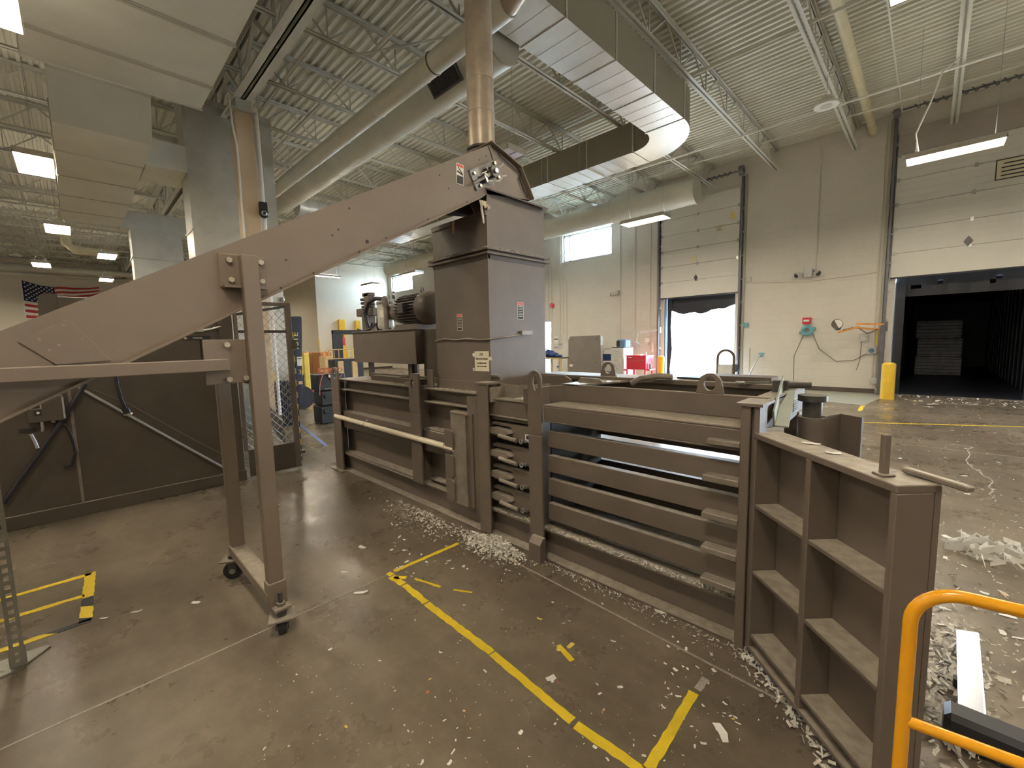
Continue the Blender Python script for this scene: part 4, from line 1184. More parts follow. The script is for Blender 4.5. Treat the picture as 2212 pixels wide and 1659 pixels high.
# filter canister
fx, fy = -5.22, 2.94
fi = MB().tube([(fx, fy, 1.84), (fx, fy, 1.86), (fx, fy, 1.88), (fx, fy, 2.15), (fx, fy, 2.17)], [.085, .10, .105, .105, .10], 22).build('filter_canister', 'filt', BL)
MB().tube([(fx, fy, 2.165), (fx, fy, 2.20), (fx, fy, 2.205), (fx, fy, 2.25)], [.115, .11, .05, .045], 20).build('filter_head', 'brown', fi)
MB().obox((fx + .055, fy - .09, 2.04), (.85, .52, 0), (0, 0, 1), (.52, -.85, 0), .07, .10, .002).build('filter_label', 'stick', fi)
MB().tube([(fx + .02, fy - .01, 2.205), (fx + .05, fy - .03, 2.235), (fx + .09, fy - .05, 2.235), (fx + .13, fy - .06, 2.20), (fx + .13, fy - .06, 1.83)], .035, 12).build('return_pipe', 'brown', BL)
MB().cyl((fx + .13, fy - .06, 2.13), (fx + .13, fy - .06, 2.16), .045, 14).build('pipe_collar', 'brown', BL)
# valve stack
vx, vy = -5.80, 3.0
m = MB(); m.box(vx - .10, vx + .08, vy - .06, vy + .06, 1.82, 2.12); va = m.build('valve_stack', 'brown', BL, .006)
m = MB(); m.box(vx - .26, vx - .06, vy - .06, vy + .05, 2.05, 2.16); m.box(vx + .02, vx + .22, vy - .05, vy + .05, 2.04, 2.15); m.build('solenoid', 'brown', va, .008)
m = MB(); m.box(vx - .03, vx + .10, vy - .05, vy + .05, 2.12, 2.36); m.box(vx - .07, vx + .12, vy - .05, vy + .05, 2.32, 2.37); m.build('pilot_valve', 'brown', va, .005)
m = MB()
for (zz, w_) in ((2.29, .16), (2.235, .15), (2.18, .13)):
    m.cyl((vx - w_, vy - .02, zz), (vx + .02, vy, zz), .022, 8, .03); m.cyl((vx + .08, vy, zz - .02), (vx + .08 + w_ * .8, vy, zz - .03), .03, 8, .008)
m.build('spool_cap', 'steeldk', va)
MB().tube([(fx - .02, fy, 2.235), (fx - .2, fy - .02, 2.26), (fx - .36, fy - .04, 2.22), (fx - .46, fy - .05, 2.08), (fx - .44, fy - .05, 1.95), (fx - .36, fy - .06, 1.84)], .028, 10).build('hydraulic_hose', 'black', BL)
MB().tube([(fx - .06, fy, 2.2), (fx - .12, fy - .02, 2.12), (fx - .13, fy - .03, 1.95), (fx - .13, fy - .02, 1.83)], .034, 10).build('hydraulic_hose', 'browndk', BL)
MB().tube([(fx - .1, fy - .03, 2.0), (fx - .13, fy - .06, 1.92), (fx - .25, fy - .1, 1.85), (fx - .45, fy - .1, 1.83), (fx - .62, fy - .1, 1.86)], .012, 8).build('hydraulic_hose', 'black', BL)
MB().tube([(fx - .3, fy - .08, 1.83), (fx - .22, fy - .08, 1.93), (fx - .12, fy - .08, 1.90), (fx - .05, fy - .1, 1.83)], .014, 8).build('hydraulic_hose', 'black', BL)
for k in range(3): MB().cyl((-4.98 + k * .1, 2.85 + .04 * k, 1.82), (-4.98 + k * .1, 2.85 + .04 * k, 1.85), .03, 12).build('tank_plug', 'steeldk', BL)
# white plastic pipe hung on the ram body
t = thing('plastic_pipe', (-4.4, 2.30, .70), 'cream plastic pipe strapped along the side of the baler', 'pipe')
MB().cyl((-5.55, 2.325, .715), (-3.02, 2.315, .69), .028, 16).build('pipe_body', 'pvc', t)
for xx in (-4.72, -3.15):
    m = MB(); m.torus((xx, 2.32, .702), (1, 0, 0), .031, .004, 16, 5); m.tube([(xx, 2.32, .735), (xx + .03, 2.325, .765), (xx + .06, 2.32, .75)], .004, 5); m.build('wire_clamp', 'steel', t)

# ------------------------------------------------------------------ sloping conveyor
CV = thing('conveyor', (-3.07, .7, 0), 'brown enclosed belt conveyor sloping up on a caster leg to the hopper', 'conveyor')
CX0, CX1 = -3.45, -2.69
zb = lambda y: 1.598 + .543 * (y - .193)
zt = lambda y: 1.598 + .543 * (y - .193) + .352 + .012 * (y - .5)
side = [(-1.9, zb(-1.9)), (2.44, zb(2.44)), (2.50, 2.86), (3.03, 2.925), (2.885, 3.16), (2.56, 3.262), (-1.9, zt(-1.9))]
for (a, b_) in ((CX1 - .006, CX1), (CX0, CX0 + .006)):
    MB().prism(side, 'x', a, b_).build('side_plate', 'brown2', CV)
for (o1, o2) in ((CX1, CX1 + .022),):
    m = MB(); m.prism([(-1.9, zb(-1.9)), (2.40, zb(2.40)), (2.40, zb(2.40) + .012), (-1.9, zb(-1.9) + .012)], 'x', o1, o2); m.build('bottom_lip', 'brown2', CV)
m = MB()
m.hexa([(CX0, -1.9, zt(-1.9)), (CX1, -1.9, zt(-1.9)), (CX1, 2.56, 3.262), (CX0, 2.56, 3.262), (CX0, -1.9, zt(-1.9) + .008), (CX1, -1.9, zt(-1.9) + .008), (CX1, 2.56, 3.27), (CX0, 2.56, 3.27)]); m.build('top_cover', 'brown2', CV)
m = MB(); e_ = .012; m.hexa([(CX0 + e_, -1.9, zb(-1.9) + .05), (CX1 - e_, -1.9, zb(-1.9) + .05), (CX1 - e_, 2.3, zb(2.3) + .05), (CX0 + e_, 2.3, zb(2.3) + .05), (CX0 + e_, -1.9, zb(-1.9) + .065), (CX1 - e_, -1.9, zb(-1.9) + .065), (CX1 - e_, 2.3, zb(2.3) + .065), (CX0 + e_, 2.3, zb(2.3) + .065)]); m.build('return_belt', 'rubber', CV)
# head hood: two cover sheets with a wavy edge trim
for (p, q) in (((2.53, 3.275), (2.90, 3.165)), ((2.88, 3.175), (3.045, 2.925))):
    d = Vector((0, q[0] - p[0], q[1] - p[1])); n_ = Vector((0, -d.z, d.y)).normalized()
    MB().obox(Vector(((CX0 + CX1) / 2 + .01, (p[0] + q[0]) / 2, (p[1] + q[1]) / 2)), (1, 0, 0), d, n_, CX1 - CX0 + .06, d.length, .008).build('head_cover', 'brown2', CV)
MB().tube([(CX1 + .012, y, z) for (y, z) in ((2.57, 3.25), (2.62, 3.235), (2.64, 3.20), (2.75, 3.16), (2.86, 3.12))], .005, 5).build('rubber_trim', 'rubber', CV)
MB().tube([(CX1 + .012, y, z) for (y, z) in ((2.885, 3.145), (2.90, 3.12), (2.885, 3.07), (2.93, 2.99), (2.975, 2.955), (2.985, 2.93))], .006, 5).build('rubber_trim', 'rubber', CV)
MB().bar((CX1 + .002, 2.52, 3.255), (CX1 + .002, 2.60, 3.10), .004, .006).build('seam', 'ink', CV)
# take-up bearing plate
u = Vector((0, .875, .485)); v = Vector((0, -.485, .875)); nx = Vector((1, 0, 0))
c0 = Vector((CX1 + .004, 2.485, 3.005))
bp = MB().obox(c0, u, v, nx, .34, .155, .008).build('take_up_plate', 'steeldk', CV)
MB().obox(c0 + nx * .0045 - u * .115, u, v, nx, .10, .15, .004).build('blue_plate', 'navy', bp)
MB().obox(c0 + nx * .005 + u * .045, u, v, nx, .17, .075, .004).build('slot', 'ink', bp)
MB().cyl(c0 + u * .065 - nx * .0, c0 + u * .065 + nx * .055, .045, 18).build('bearing', 'steeldk', bp)
MB().cyl(c0 + u * .065 + nx * .055, c0 + u * .065 + nx * .075, .018, 12).build('shaft_end', 'steel', bp)
MB().cyl(c0 - u * .20 + nx * .03 - v * .02, c0 + u * .05 + nx * .03 - v * .005, .013, 10).build('adjusting_screw', 'brownrub', bp)
for (a, b_) in ((-.125, .045), (-.11, -.055), (.13, -.055), (.14, .055)): MB().cyl(c0 + u * a + v * b_ + nx * .004, c0 + u * a + v * b_ + nx * .018, .014, 6, None, False).build('bolt', 'bolt', bp)
MB().obox(c0 - u * .05 - v * .02 + nx * .025, u, v, nx, .02, .06, .04).build('screw_nut', 'steel', bp)
m = MB(); m.obox(c0 + v * .078 + nx * .012, u, v, nx, .34, .006, .024); m.build('guide_rail', 'steeldk', bp)
for k in range(16):
    p = c0 + u * random.uniform(-.05, .19) + v * random.uniform(-.08, .04) + nx * random.uniform(.02, .06)
    MB().obox(p, (random.uniform(-1, 1), random.uniform(-1, 1), random.uniform(-1, 1)), (0, .3, 1), (1, .2, 0), random.uniform(.02, .05), .014, .0015).build('caught_scrap', 'paper', bp)
# warning sticker by the bearing
wo = Vector((CX1 + .001, 2.215, 2.945)); wz = Vector((0, .04, 1)).normalized()
sk = MB().obox(wo, (0, 1, -.04), wz, nx, .072, .155, .002).build('warning_sticker', 'stick', CV)
MB().obox(wo + wz * .062 + nx * .0013, (0, 1, -.04), wz, nx, .062, .020, .001).build('red_band', 'inkred', sk)
MB().obox(wo - wz * .043 + nx * .0013, (0, 1, -.04), wz, nx, .062, .060, .001).build('black_band', 'ink', sk)
m = MB(); m.bar(wo + nx * .002 + wz * .05 - Vector((0, .02, 0)), wo + nx * .002 + wz * .005 + Vector((0, .025, 0)), .006, .002, nx); m.bar(wo + nx * .002 + wz * .018 - Vector((0, .028, 0)), wo + nx * .002 + wz * .0 + Vector((0, .026, 0)), .012, .002, nx); m.build('hand_pictogram', 'ink', sk)
# rivets and holes in the side plate
for (y, dz) in ((2.42, .30), (2.50, .31), (2.02, .30), (2.10, .18), (2.36, .21), (1.3, .31), (1.9, .025), (1.55, .03), (1.35, .02), (1.05, .02), (.86, .02), (1.18, .19), (1.22, .21), (.9, .16), (.62, .17), (2.28, .02)):
    MB().cyl((CX1 - .001, y, zb(y) + dz), (CX1 + .002, y, zb(y) + dz), .006, 8).build('rivet', 'ink', CV)
MB().cyl((CX1 - .001, 1.41, zb(1.41) + .06), (CX1 + .002, 1.41, zb(1.41) + .06), .012, 10).build('bolt_hole', 'ink', CV)
# access plate at the tail
ap = MB().prism([(-.16, 1.69), (-.05, 1.765), (-.025, 1.785), (.0, 1.778), (.115, 1.60), (-.06, 1.59)], 'x', CX1, CX1 + .006).build('access_plate', 'brown2', CV, .002)
for (y, z) in ((-.025, 1.762), (-.10, 1.70), (-.045, 1.675), (-.075, 1.655), (.03, 1.70)): MB().cyl((CX1 + .005, y, z), (CX1 + .008, y, z), .006, 8).build('rivet', 'brownrub', ap)
# tail side rail
m = MB(); m.box(CX1 + .03, CX1 + .08, -2.0, .56, 1.528, 1.588); m.build('side_rail', 'brown2', CV, .004)
# leg frame
LY0, LY1 = .655, .735
for (x0, x1, z1) in ((CX1 + .005, CX1 + .075, 2.135), (CX0 - .075, CX0 - .005, 1.60)):
    m = MB(); m.box(x0, x1, LY0, LY1, .17, z1); m.build('leg', 'brown2', CV, .004)
B(CX0 - .07, CX1 + .07, LY0 - .01, LY1 + .01, .17, .235).build('base_beam', 'brown2', CV, .004)
B(CX0 - .02, CX1 + .02, LY0 + .01, LY1 - .01, 1.44, 1.50).build('cross_beam', 'browndk', CV, .004)
m = MB(); m.box(CX1, CX1 + .012, .565, .785, 1.965, 2.14); mp = m.build('mount_plate', 'brown2', CV, .003)
B(CX1 + .012, CX1 + .05, .575, LY0 - .005, 1.962, 1.975).build('plate_shelf', 'brown2', mp)
B(CX1 + .012, CX1 + .05, LY1 + .005, .775, 1.962, 1.975).build('plate_shelf', 'brown2', mp)
for (y, z) in ((.612, 2.107), (.615, 2.005), (.762, 2.110), (.762, 2.008)):
    MB().cyl((CX1 + .012, y, z), (CX1 + .026, y, z), .015, 6, None, False).build('bolt', 'bolt', mp)
m = MB(); m.box(CX1 + .01, CX1 + .022, .46, .655, 1.455, 1.69); kp = m.build('knee_plate', 'brown2', CV, .003)
for (y, z) in ((.566, 1.662), (.564, 1.478), (.64, 1.48)): MB().cyl((CX1 + .022, y, z), (CX1 + .036, y, z), .015, 6, None, False).build('bolt', 'bolt', kp)
B(CX1 - .10, CX1 + .0, .47, .52, 1.58, 1.69).build('knee_block', 'browndk', CV)
# jack foot and casters
B(CX1 + .0, CX1 + .085, LY0 - .008, LY1 + .008, .16, .30).build('leg_shoe', 'brown2', CV, .003)
jx, jy = CX1 + .10, .70
m = MB(); m.box(jx - .05, jx + .04, jy - .045, jy + .045, .150, .165); m.build('jack_lug', 'brown2', CV, .002)
MB().cyl((jx, jy, .10), (jx, jy, .245), .012, 10).build('jack_screw', 'steeldk', CV)
MB().cyl((jx, jy, .165), (jx, jy, .185), .024, 6, None, False).build('jack_nut', 'brown', CV)
MB().cyl((jx, jy, .105), (jx, jy, .15), .026, 12).build('swivel', 'steeldk', CV)
def caster(cx, cy, ang, rad):
    d = Vector((math.cos(ang), math.sin(ang), 0)); s = Vector((-d.y, d.x, 0))
    tp = MB().obox((cx, cy, 2 * rad + .022), d, s, (0, 0, 1), .13, .13, .010).build('caster_plate', 'brownrub', CV)
    m = MB()
    for q in (-1, 1): m.obox(Vector((cx, cy, rad * 1.45)) + s * q * .03, d, s, (0, 0, 1), .05, .006, rad * 1.25)
    m.build('caster_fork', 'steeldk', tp)
    wc = Vector((cx, cy, rad))
    MB().tube([wc - s * .022, wc - s * .020, wc + s * .020, wc + s * .022], [rad * .8, rad, rad, rad * .8], 24).build('caster_wheel', 'rubber', tp)
    MB().cyl(wc - s * .036, wc + s * .036, rad * .3, 12).build('caster_hub', 'steel', tp)
caster(jx, jy, R(-20), .040)
caster(CX0 - .04, .66, R(60), .062)
MB().cyl((CX0 - .04, .66, .145), (CX0 - .04, .66, .175), .03, 12).build('swivel', 'steeldk', CV)
# rags caught under the head
MB().tube([(-2.72, 2.46, 2.79), (-2.71, 2.45, 2.73), (-2.70, 2.455, 2.66), (-2.70, 2.46, 2.62)], [.012, .011, .009, .006], 6).build('hanging_rag', 'paper', CV)
MB().tube([(-3.1, 2.46, 2.72), (-3.10, 2.455, 2.66), (-3.09, 2.45, 2.61)], [.012, .012, .008], 6).build('hanging_rag', 'papero', CV)
for k in range(8): MB().tube([(-2.70, 2.42 + .012 * k, 2.80), (-2.69, 2.43 + .014 * k, 2.74 + .01 * (k % 3))], .006, 5).build('hanging_rag', 'papero' if k % 2 else 'paper', CV)

# ------------------------------------------------------------------ shredder housing at the left
SH = thing('shredder_housing', (-7, -.5, 0), 'dark brown sheet-steel shredder housing behind the conveyor', 'machine')
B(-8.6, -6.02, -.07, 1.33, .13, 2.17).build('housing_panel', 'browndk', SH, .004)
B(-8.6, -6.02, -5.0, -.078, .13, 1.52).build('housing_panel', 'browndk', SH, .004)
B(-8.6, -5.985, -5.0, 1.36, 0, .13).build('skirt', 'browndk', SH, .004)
B(-6.025, -6.012, -.085, -.062, .13, 1.52).build('panel_seam', 'brownrub', SH)
MB().prism([(-.235, 1.52), (-.20, 2.17), (-.16, 2.20), (-.07, 2.20), (-.07, 1.52)], 'x', -8.2, -6.06).build('feed_hood', 'browndk', SH)
B(-8.2, -6.3, -.07, 1.1, 2.17, 2.20).build('hood_lid', 'browndk', SH)
B(-6.03, -5.99, 1.20, 1.345, .13, 2.17).build('corner_post', 'browndk', SH, .004)
B(-6.019, -6.012, .86, 1.12, 1.735, 1.785).build('name_plate', 'ink', SH)
text('plate_lettering', 'MODEL', .028, (-6.010, 1.0, 1.76), (0, 1, 0), (0, 0, 1), 'stick', SH)
MB().prism([(.865, 1.76), (.885, 1.775), (.905, 1.76), (.885, 1.745)], 'x', -6.012, -6.009).build('plate_diamond', 'papero', SH)
B(-6.05, -5.985, .95, 1.06, 1.83, 1.875).build('junction_box', 'filt', SH, .004)
MB().tube([(-6.0, 1.06, 1.85), (-5.99, 1.14, 1.865), (-6.0, 1.24, 1.90), (-6.02, 1.27, 1.96), (-6.02, 1.27, 2.1)], .010, 7).build('flex_conduit', 'white', SH)
MB().cyl((-5.965, -.004, 1.287), (-5.965, 1.19, .150), .014, 10).build('conduit_brace', 'rod', SH)
MB().tube([(-5.95, .273, 1.5), (-5.95, .275, 1.3), (-5.95, .29, 1.15), (-5.95, .318, 1.035)], .018, 8).build('black_cable', 'black', SH)
cb_ = MB().cyl((-5.955, .318, 1.04), (-5.955, .33, .985), .035, 12).build('cable_gland', 'black', SH)
MB().cyl((-5.955, .33, .985), (-5.955, .333, .97), .04, 12).build('gland_ring', 'bolt', cb_)
MB().tube([(-5.93, -.575, .288), (-5.93, -.30, .72), (-5.93, -.08, 1.1), (-5.93, .045, 1.32)], .020, 8).build('black_cable', 'black', SH)
MB().tube([(-5.99, .1, 1.25), (-5.99, .35, 1.08), (-5.99, .8, .66), (-5.99, 1.15, .35)], .003, 5).build('thin_wire', 'brownrub', SH)
xb = B(-6.01, -5.88, -.352, -.118, .995, 1.225).build('control_box', 'browndk', SH, .004)
B(-5.879, -5.872, -.345, -.262, 1.12, 1.185).build('hinge_window', 'ductside', xb)
B(-5.873, -5.869, -.335, -.272, 1.125, 1.16).build('box_slot', 'ink', xb)
B(-5.879, -5.874, -.315, -.267, 1.055, 1.105).build('switch_plate', 'ink', xb)
MB().cyl((-5.876, -.288, 1.083), (-5.868, -.288, 1.083), .011, 12).build('switch_knob', 'white', xb)
B(-6.0, -5.875, -.128, -.116, 1.01, 1.21).build('box_edge_rub', 'rod', xb)
MB().tube([(-5.94, -.20, .995), (-5.94, -.19, .97), (-5.94, -.12, .93), (-5.93, -.09, .80), (-5.94, -.08, .65), (-5.96, -.12, .53), (-5.98, -.17, .52)], .013, 8).build('flex_conduit', 'black', xb)
MB().cyl((-5.94, -.205, .998), (-5.94, -.195, .975), .018, 8).build('conduit_elbow', 'rod', xb)
MB().tube([(-5.95, -.275, .995), (-5.95, -.275, .92), (-5.96, -.28, .90)], .012, 8).build('conduit_stub', 'rod', xb)
MB().tube([(-5.98, -.355, .88), (-5.98, -.335, .80), (-5.98, -.325, .74)], .014, 6).build('conduit_stub', 'rod', xb)
B(-6.01, -6.0, -.43, -.32, .90, .935).build('vent_slot', 'ink', SH)

# perforated steel post at the left edge
t = thing('perforated_post', (-3.34, -.36, 0), 'grey perforated steel angle post on a base plate at the left edge', 'post')
m = MB(); W_ = .052
for k in range(33):
    z0 = .012 + k * .045
    for (a, b_, c, d) in ((0, W_, z0, z0 + .022), (0, W_ * .3, z0 + .022, z0 + .045), (W_ * .7, W_, z0 + .022, z0 + .045)):
        m.box(-3.322, -3.318, -.375 + a, -.375 + b_, c, d)
m.build('slotted_flange', 'postgrey', t)
B(-3.37, -3.322, -.375, -.371, .012, 1.5).build('back_flange', 'postgrey', t)
B(-3.316, -3.312, -.38, -.318, .02, .12).build('splice_plate', 'postgrey', t)
MB().prism([(-3.46, -.45), (-3.28, -.45), (-3.30, -.345), (-3.43, -.24), (-3.46, -.26)], 'z', 0, .010).build('foot_plate', 'postgrey', t)
for z in (.05, .09): MB().cyl((-3.312, -.35, z), (-3.304, -.35, z), .008, 6).build('bolt', 'bolt', t)

# ------------------------------------------------------------------ chain-link cage gate
CG = thing('chain_link_gate', (-6.0, 1.66, 0), 'brown framed chain-link gate beside the shredder housing', 'gate')
B(-6.02, -5.98, 1.36, 2.01, 2.155, 2.20).build('top_rail', 'brown', CG, .004)
B(-6.02, -5.98, 1.94, 2.01, .03, 2.155).build('gate_post', 'brown', CG, .004)
B(-6.02, -5.98, 1.36, 1.40, .36, 2.155).build('gate_post', 'brown', CG, .004)
B(-6.01, -5.985, 1.40, 1.94, 1.815, 1.85).build('mid_rail', 'browndk', CG)
B(-6.01, -5.985, 1.40, 1.94, .03, .37).build('kick_panel', 'browndk', CG, .003)
B(-6.04, -5.965, 1.99, 2.05, 1.60, 1.72).build('hinge_block', 'browndk', CG)
B(-6.05, -5.975, 1.985, 2.06, .20, .24).build('hinge_block', 'browndk', CG)
B(-6.05, -6.02, 2.012, 2.035, .1, 1.85).build('hazard_edge', 'hazard', CG)
MB().bar((-5.99, 1.40, 2.04), (-5.99, 1.94, 2.15), .02, .03).build('diagonal_brace', 'steeldk', CG)
m = MB(); pit_ = .100
y0, y1, z0, z1 = 1.40, 1.94, .37, 2.15
for s in (1, -1):
    k = -30
    while k < 60:
        b0 = k * pit_
        pts = []
        for q in range(2):
            pass
        ya = y0; za = z0 + b0 if s > 0 else z1 - b0
        # line z = za + s*1.15*(y-ya), clipped to the frame
        sl = 1.15 * s
        ts = [0, y1 - y0]
        zz = [za, za + sl * (y1 - y0)]
        lo, hi = 0.0, y1 - y0
        if sl > 0: lo = max(lo, (z0 - za) / sl); hi = min(hi, (z1 - za) / sl)
        else: lo = max(lo, (z1 - za) / sl); hi = min(hi, (z0 - za) / sl)
        if hi - lo > .02: m.tube([(-5.995 + s * .003, ya + lo, za + sl * lo), (-5.995 + s * .003, ya + hi, za + sl * hi)], .0034, 4, False)
        k += 1
w_ = m.build('chain_link', 'copper', CG); w_['kind'] = 'stuff'
t = tag(MB().bar((-6.6, 2.0, .42), (-9.0, 2.35, .60), .02, .34).build('scuffed_board', 'greypanel'), 'scuffed tan board standing on edge behind the chain-link gate', 'board')
t = thing('wire_crate', (-9.6, 3.35, 0), 'dark crate wrapped in wire netting behind the chain-link gate', 'crate')
B(-9.75, -9.42, 2.42, 3.06, .0, .93).build('crate_body', 'navy', t)
m = MB()
for k in range(16):
    y = 2.42 + k * .042
    m.tube([(-9.41, y + .012 * (q % 2), .05 + q * .06) for q in range(16)], .0045, 3, False)
w_ = m.build('wire_netting', 'copper', t); w_['kind'] = 'stuff'
t = tag(MB().obox((-9.6, 2.68, .99), (1, .1, 0), (-.1, 1, .3), (0, -.3, 1), .3, .36, .12).build('yellow_hood', 'yellow2'), 'yellow bag heaped on the netting crate behind the gate', 'bag')

# ------------------------------------------------------------------ lift trucks
def P3(px, py, x): return at(px, py, x=x)
FT = thing('lift_truck', (-11.6, 3.9, 0), 'lift truck with a navy mast lettered in yellow beyond the chain-link gate', 'forklift')
MB().prism([(3.80, .18), (3.80, 2.30), (3.86, 2.38), (4.10, 2.385), (4.12, 2.34), (4.10, 1.9), (3.98, .18)], 'x', -11.62, -11.5).build('mast', 'navy', FT, .01)
B(-11.9, -11.62, 3.72, 4.06, .18, 2.2).build('mast_channel', 'black', FT, .01)
lc = P3(639, 738, -11.49)
text('mast_lettering', 'YSTE', .19, (-11.492, lc.y, lc.z), (0, .02, 1), (0, -1, .02), 'yellow2', FT, xs=1.15, depth=.002)
B(-11.499, -11.494, 3.93, 4.05, 1.13, 1.36).build('notice_plate', 'stick', FT)
B(-11.494, -11.491, 3.94, 4.04, 1.30, 1.32).build('notice_print', 'flagblue', FT)
text('truck_number', '3', .16, (-11.492, 3.98, .97), (0, 1, 0), (0, 0, 1), 'papero', FT)
B(-11.499, -11.494, 3.93, 4.02, .66, .73).build('label', 'stick', FT)
B(-11.494, -11.491, 3.94, 4.01, .68, .705).build('label_print', 'inkred', FT)
MB().cyl((-11.7, 4.02, .30), (-11.55, 4.02, .30), .30, 26).build('wheel', 'rubber', FT)
MB().cyl((-11.56, 4.02, .30), (-11.54, 4.02, .30), .18, 22).build('wheel_hub', 'navy', FT)
B(-13.2, -11.9, 2.5, 3.75, .15, .82).build('truck_body', 'navy', FT, .03)
B(-13.1, -11.88, 2.55, 3.7, .82, 1.0).build('hood', 'yellow2', FT, .03)
B(-11.88, -11.872, 2.62, 3.1, .60, .78).build('hood_label', 'papero', FT)
text('hood_lettering', 'HYSTER', .12, (-11.868, 2.86, .70), (0, 1, 0), (0, 0, 1), 'ink', FT, depth=.001)
# yellow guard and red pallet jack
t = thing('yellow_guard', (-12.6, 4.5, 0), 'yellow steel guard post with a small gate panel beside the lettered mast', 'guard')
B(-12.66, -12.56, 4.48, 4.62, 0.0, 1.42).build('guard_post', 'yellow2', t, .01)
B(-12.62, -12.60, 4.18, 4.48, .85, 1.40).build('guard_panel', 'yellow2', t)
for y in (4.26, 4.36): B(-12.60, -12.59, y, y + .015, .87, 1.38).build('panel_rib', 'yellow2', t)
t = thing('pallet_jack', (-13.4, 5.0, 0), 'low red pallet jack on the floor behind the toolboxes', 'pallet jack')
for y in (4.72, 5.25): B(-13.6, -12.5, y, y + .16, .05, .13).build('fork', 'red', t, .02)
B(-13.9, -13.6, 4.70, 5.42, .05, .45).build('pump_housing', 'red', t, .03)
MB().tube([(-13.8, 5.06, .4), (-13.9, 5.06, 1.1)], .025, 8).build('handle', 'red', t)
for y in (4.8, 5.33): MB().cyl((-12.7, y - .06, .04), (-12.7, y + .06, .04), .04, 12).build('roller', 'black', t)
B(-13.5, -12.9, 4.45, 4.68, .0, .8).build('jack_battery', 'black', t, .02)
# black order picker farther off
OX = -15.5
a, b_ = P3(718, 713, OX), P3(772, 800, OX)
OP = thing('order_picker', (OX, (a.y + b_.y) / 2, 0), 'black order-picker truck with a yellow rail beyond the oil tank', 'forklift')
y0, y1, zt_ = a.y, b_.y + .25, a.z
B(OX - .1, OX, y0, y0 + .36, .0, zt_).build('mast_post', 'black', OP, .01)
B(OX - .1, OX, y1 - .30, y1, .0, zt_).build('mast_post', 'black', OP, .01)
B(OX - .12, OX + .01, y0, y1, zt_ - .16, zt_).build('mast_head', 'black', OP, .02)
B(OX - .6, OX - .05, y0, y1, .1, 1.1).build('truck_body', 'black', OP, .03)
ra, rb, rc = P3(703, 756, OX + .5), P3(768, 753, OX + .5), P3(703, 776, OX + .5)
xg = OX + .5
MB().tube([(xg, ra.y, rc.z), (xg, ra.y, ra.z - .05), (xg, ra.y + .05, ra.z), (xg, rb.y + .1, ra.z)], .018, 8).build('guard_rail', 'wood', OP)
MB().tube([(xg, ra.y, rc.z), (xg, rb.y + .1, rc.z)], .018, 8).build('guard_rail', 'wood', OP)
for k in range(7):
    y = lerp(ra.y + .12, rb.y + .05, k / 6)
    MB().tube([(xg, y, rc.z), (xg, y, ra.z)], .012 if k < 4 else .018, 6).build('rail_baluster', 'wood' if k < 3 else 'yellow2', OP)
B(xg - .6, xg, ra.y - .05, rb.y + .1, .12, .30).build('platform', 'black', OP)
for px in (736, 766):
    p = P3(px, 790, xg + .1)
    B(xg + .06, xg + .14, p.y - .09, p.y + .09, .3, P3(px, 780, xg).z).build('timber_block', 'wood', OP)
t = thing('fire_extinguisher', (OX - 1.4, P3(741, 730, OX).y * 1.09, 1.4), 'red fire extinguisher on the yellow column behind the order picker', 'extinguisher')
p = P3(741, 735, -25.67)
t.location = (-25.67, p.y, p.z - .3)
MB().tube([(-25.67, p.y, p.z - .3), (-25.67, p.y, p.z + .15), (-25.67, p.y, p.z + .22)], [.12, .12, .04], 14).build('cylinder', 'red', t)
B(-25.71, -25.63, p.y - .06, p.y + .04, p.z + .22, p.z + .32).build('valve_head', 'ink', t)
# yellow pipe guards on the end wall
for k, (pl, pr, pt_, lab) in enumerate(((732, 745, 690, 'yellow wall guard post left of the valve stack'), (768, 778, 692, 'yellow wall guard post right behind the valve stack'))):
    p, q = P3(pl, pt_, -25.8), P3(pr, pt_, -25.8)
    g = thing('wall_guard', (-25.9, (p.y + q.y) / 2, 0), lab, 'guard', 'yellow guards on the end wall')
    B(-25.98, -25.8, p.y, q.y, 0, p.z).build('guard_post', 'yellow', g, .02)
# cartons on pallets against the return wall
for k, (pl, pr, pt_, X_, lab) in enumerate(((650, 690, 762, -24, 'brown carton stack left of the corner guard'), (692, 716, 761, -22.6, 'brown carton stack right of the corner guard'))):
    p, q = P3(pl, pt_, X_), P3(pr, pt_, X_)
    g = thing('carton_stack', (X_, (p.y + q.y) / 2, 0), lab, 'carton', 'cartons in the far bay')
    B(X_ - 1.1, X_, p.y, q.y, .14, p.z).build('carton', 'card', g, .02)
    B(X_ - 1.1, X_ + .02, p.y - .03, q.y + .03, 0, .13).build('pallet', 'wood', g)
    for z in (.55, 1.05):
        for f in (.35, .75): B(X_, X_ + .006, lerp(p.y, q.y, f) - .05, lerp(p.y, q.y, f) + .05, z, z + .25).build('tape_patch', 'armor', g)
p = P3(718, 770, -19)
g = tag(B(-19.6, -19, p.y - .35, p.y + .1, .0, p.z).build('tall_carton', 'wood', None, .02), 'pale tall carton standing beside the order picker rail', 'carton')
p = at(652, 755, y=10.19)
tag(B(p.x - .05, p.x + .05, 10.16, 10.2, p.z - .08, p.z + .08).build('wall_outlet', 'white', None, .01), 'small white outlet box on the far cream wall', 'outlet')
p = P3(610, 648, -9.98)
t = thing('trunk_sensor', (-9.97, 3.2, p.z), 'little sensor on the edge of the trunk duct above the cage', 'sensor')
MB().ball((-9.94, 3.19, p.z), .05, 10, 8).build('sensor_ball', 'steel', t)
B(-9.985, -9.95, 3.17, 3.22, p.z - .03, p.z + .03).build('sensor_base', 'white', t)

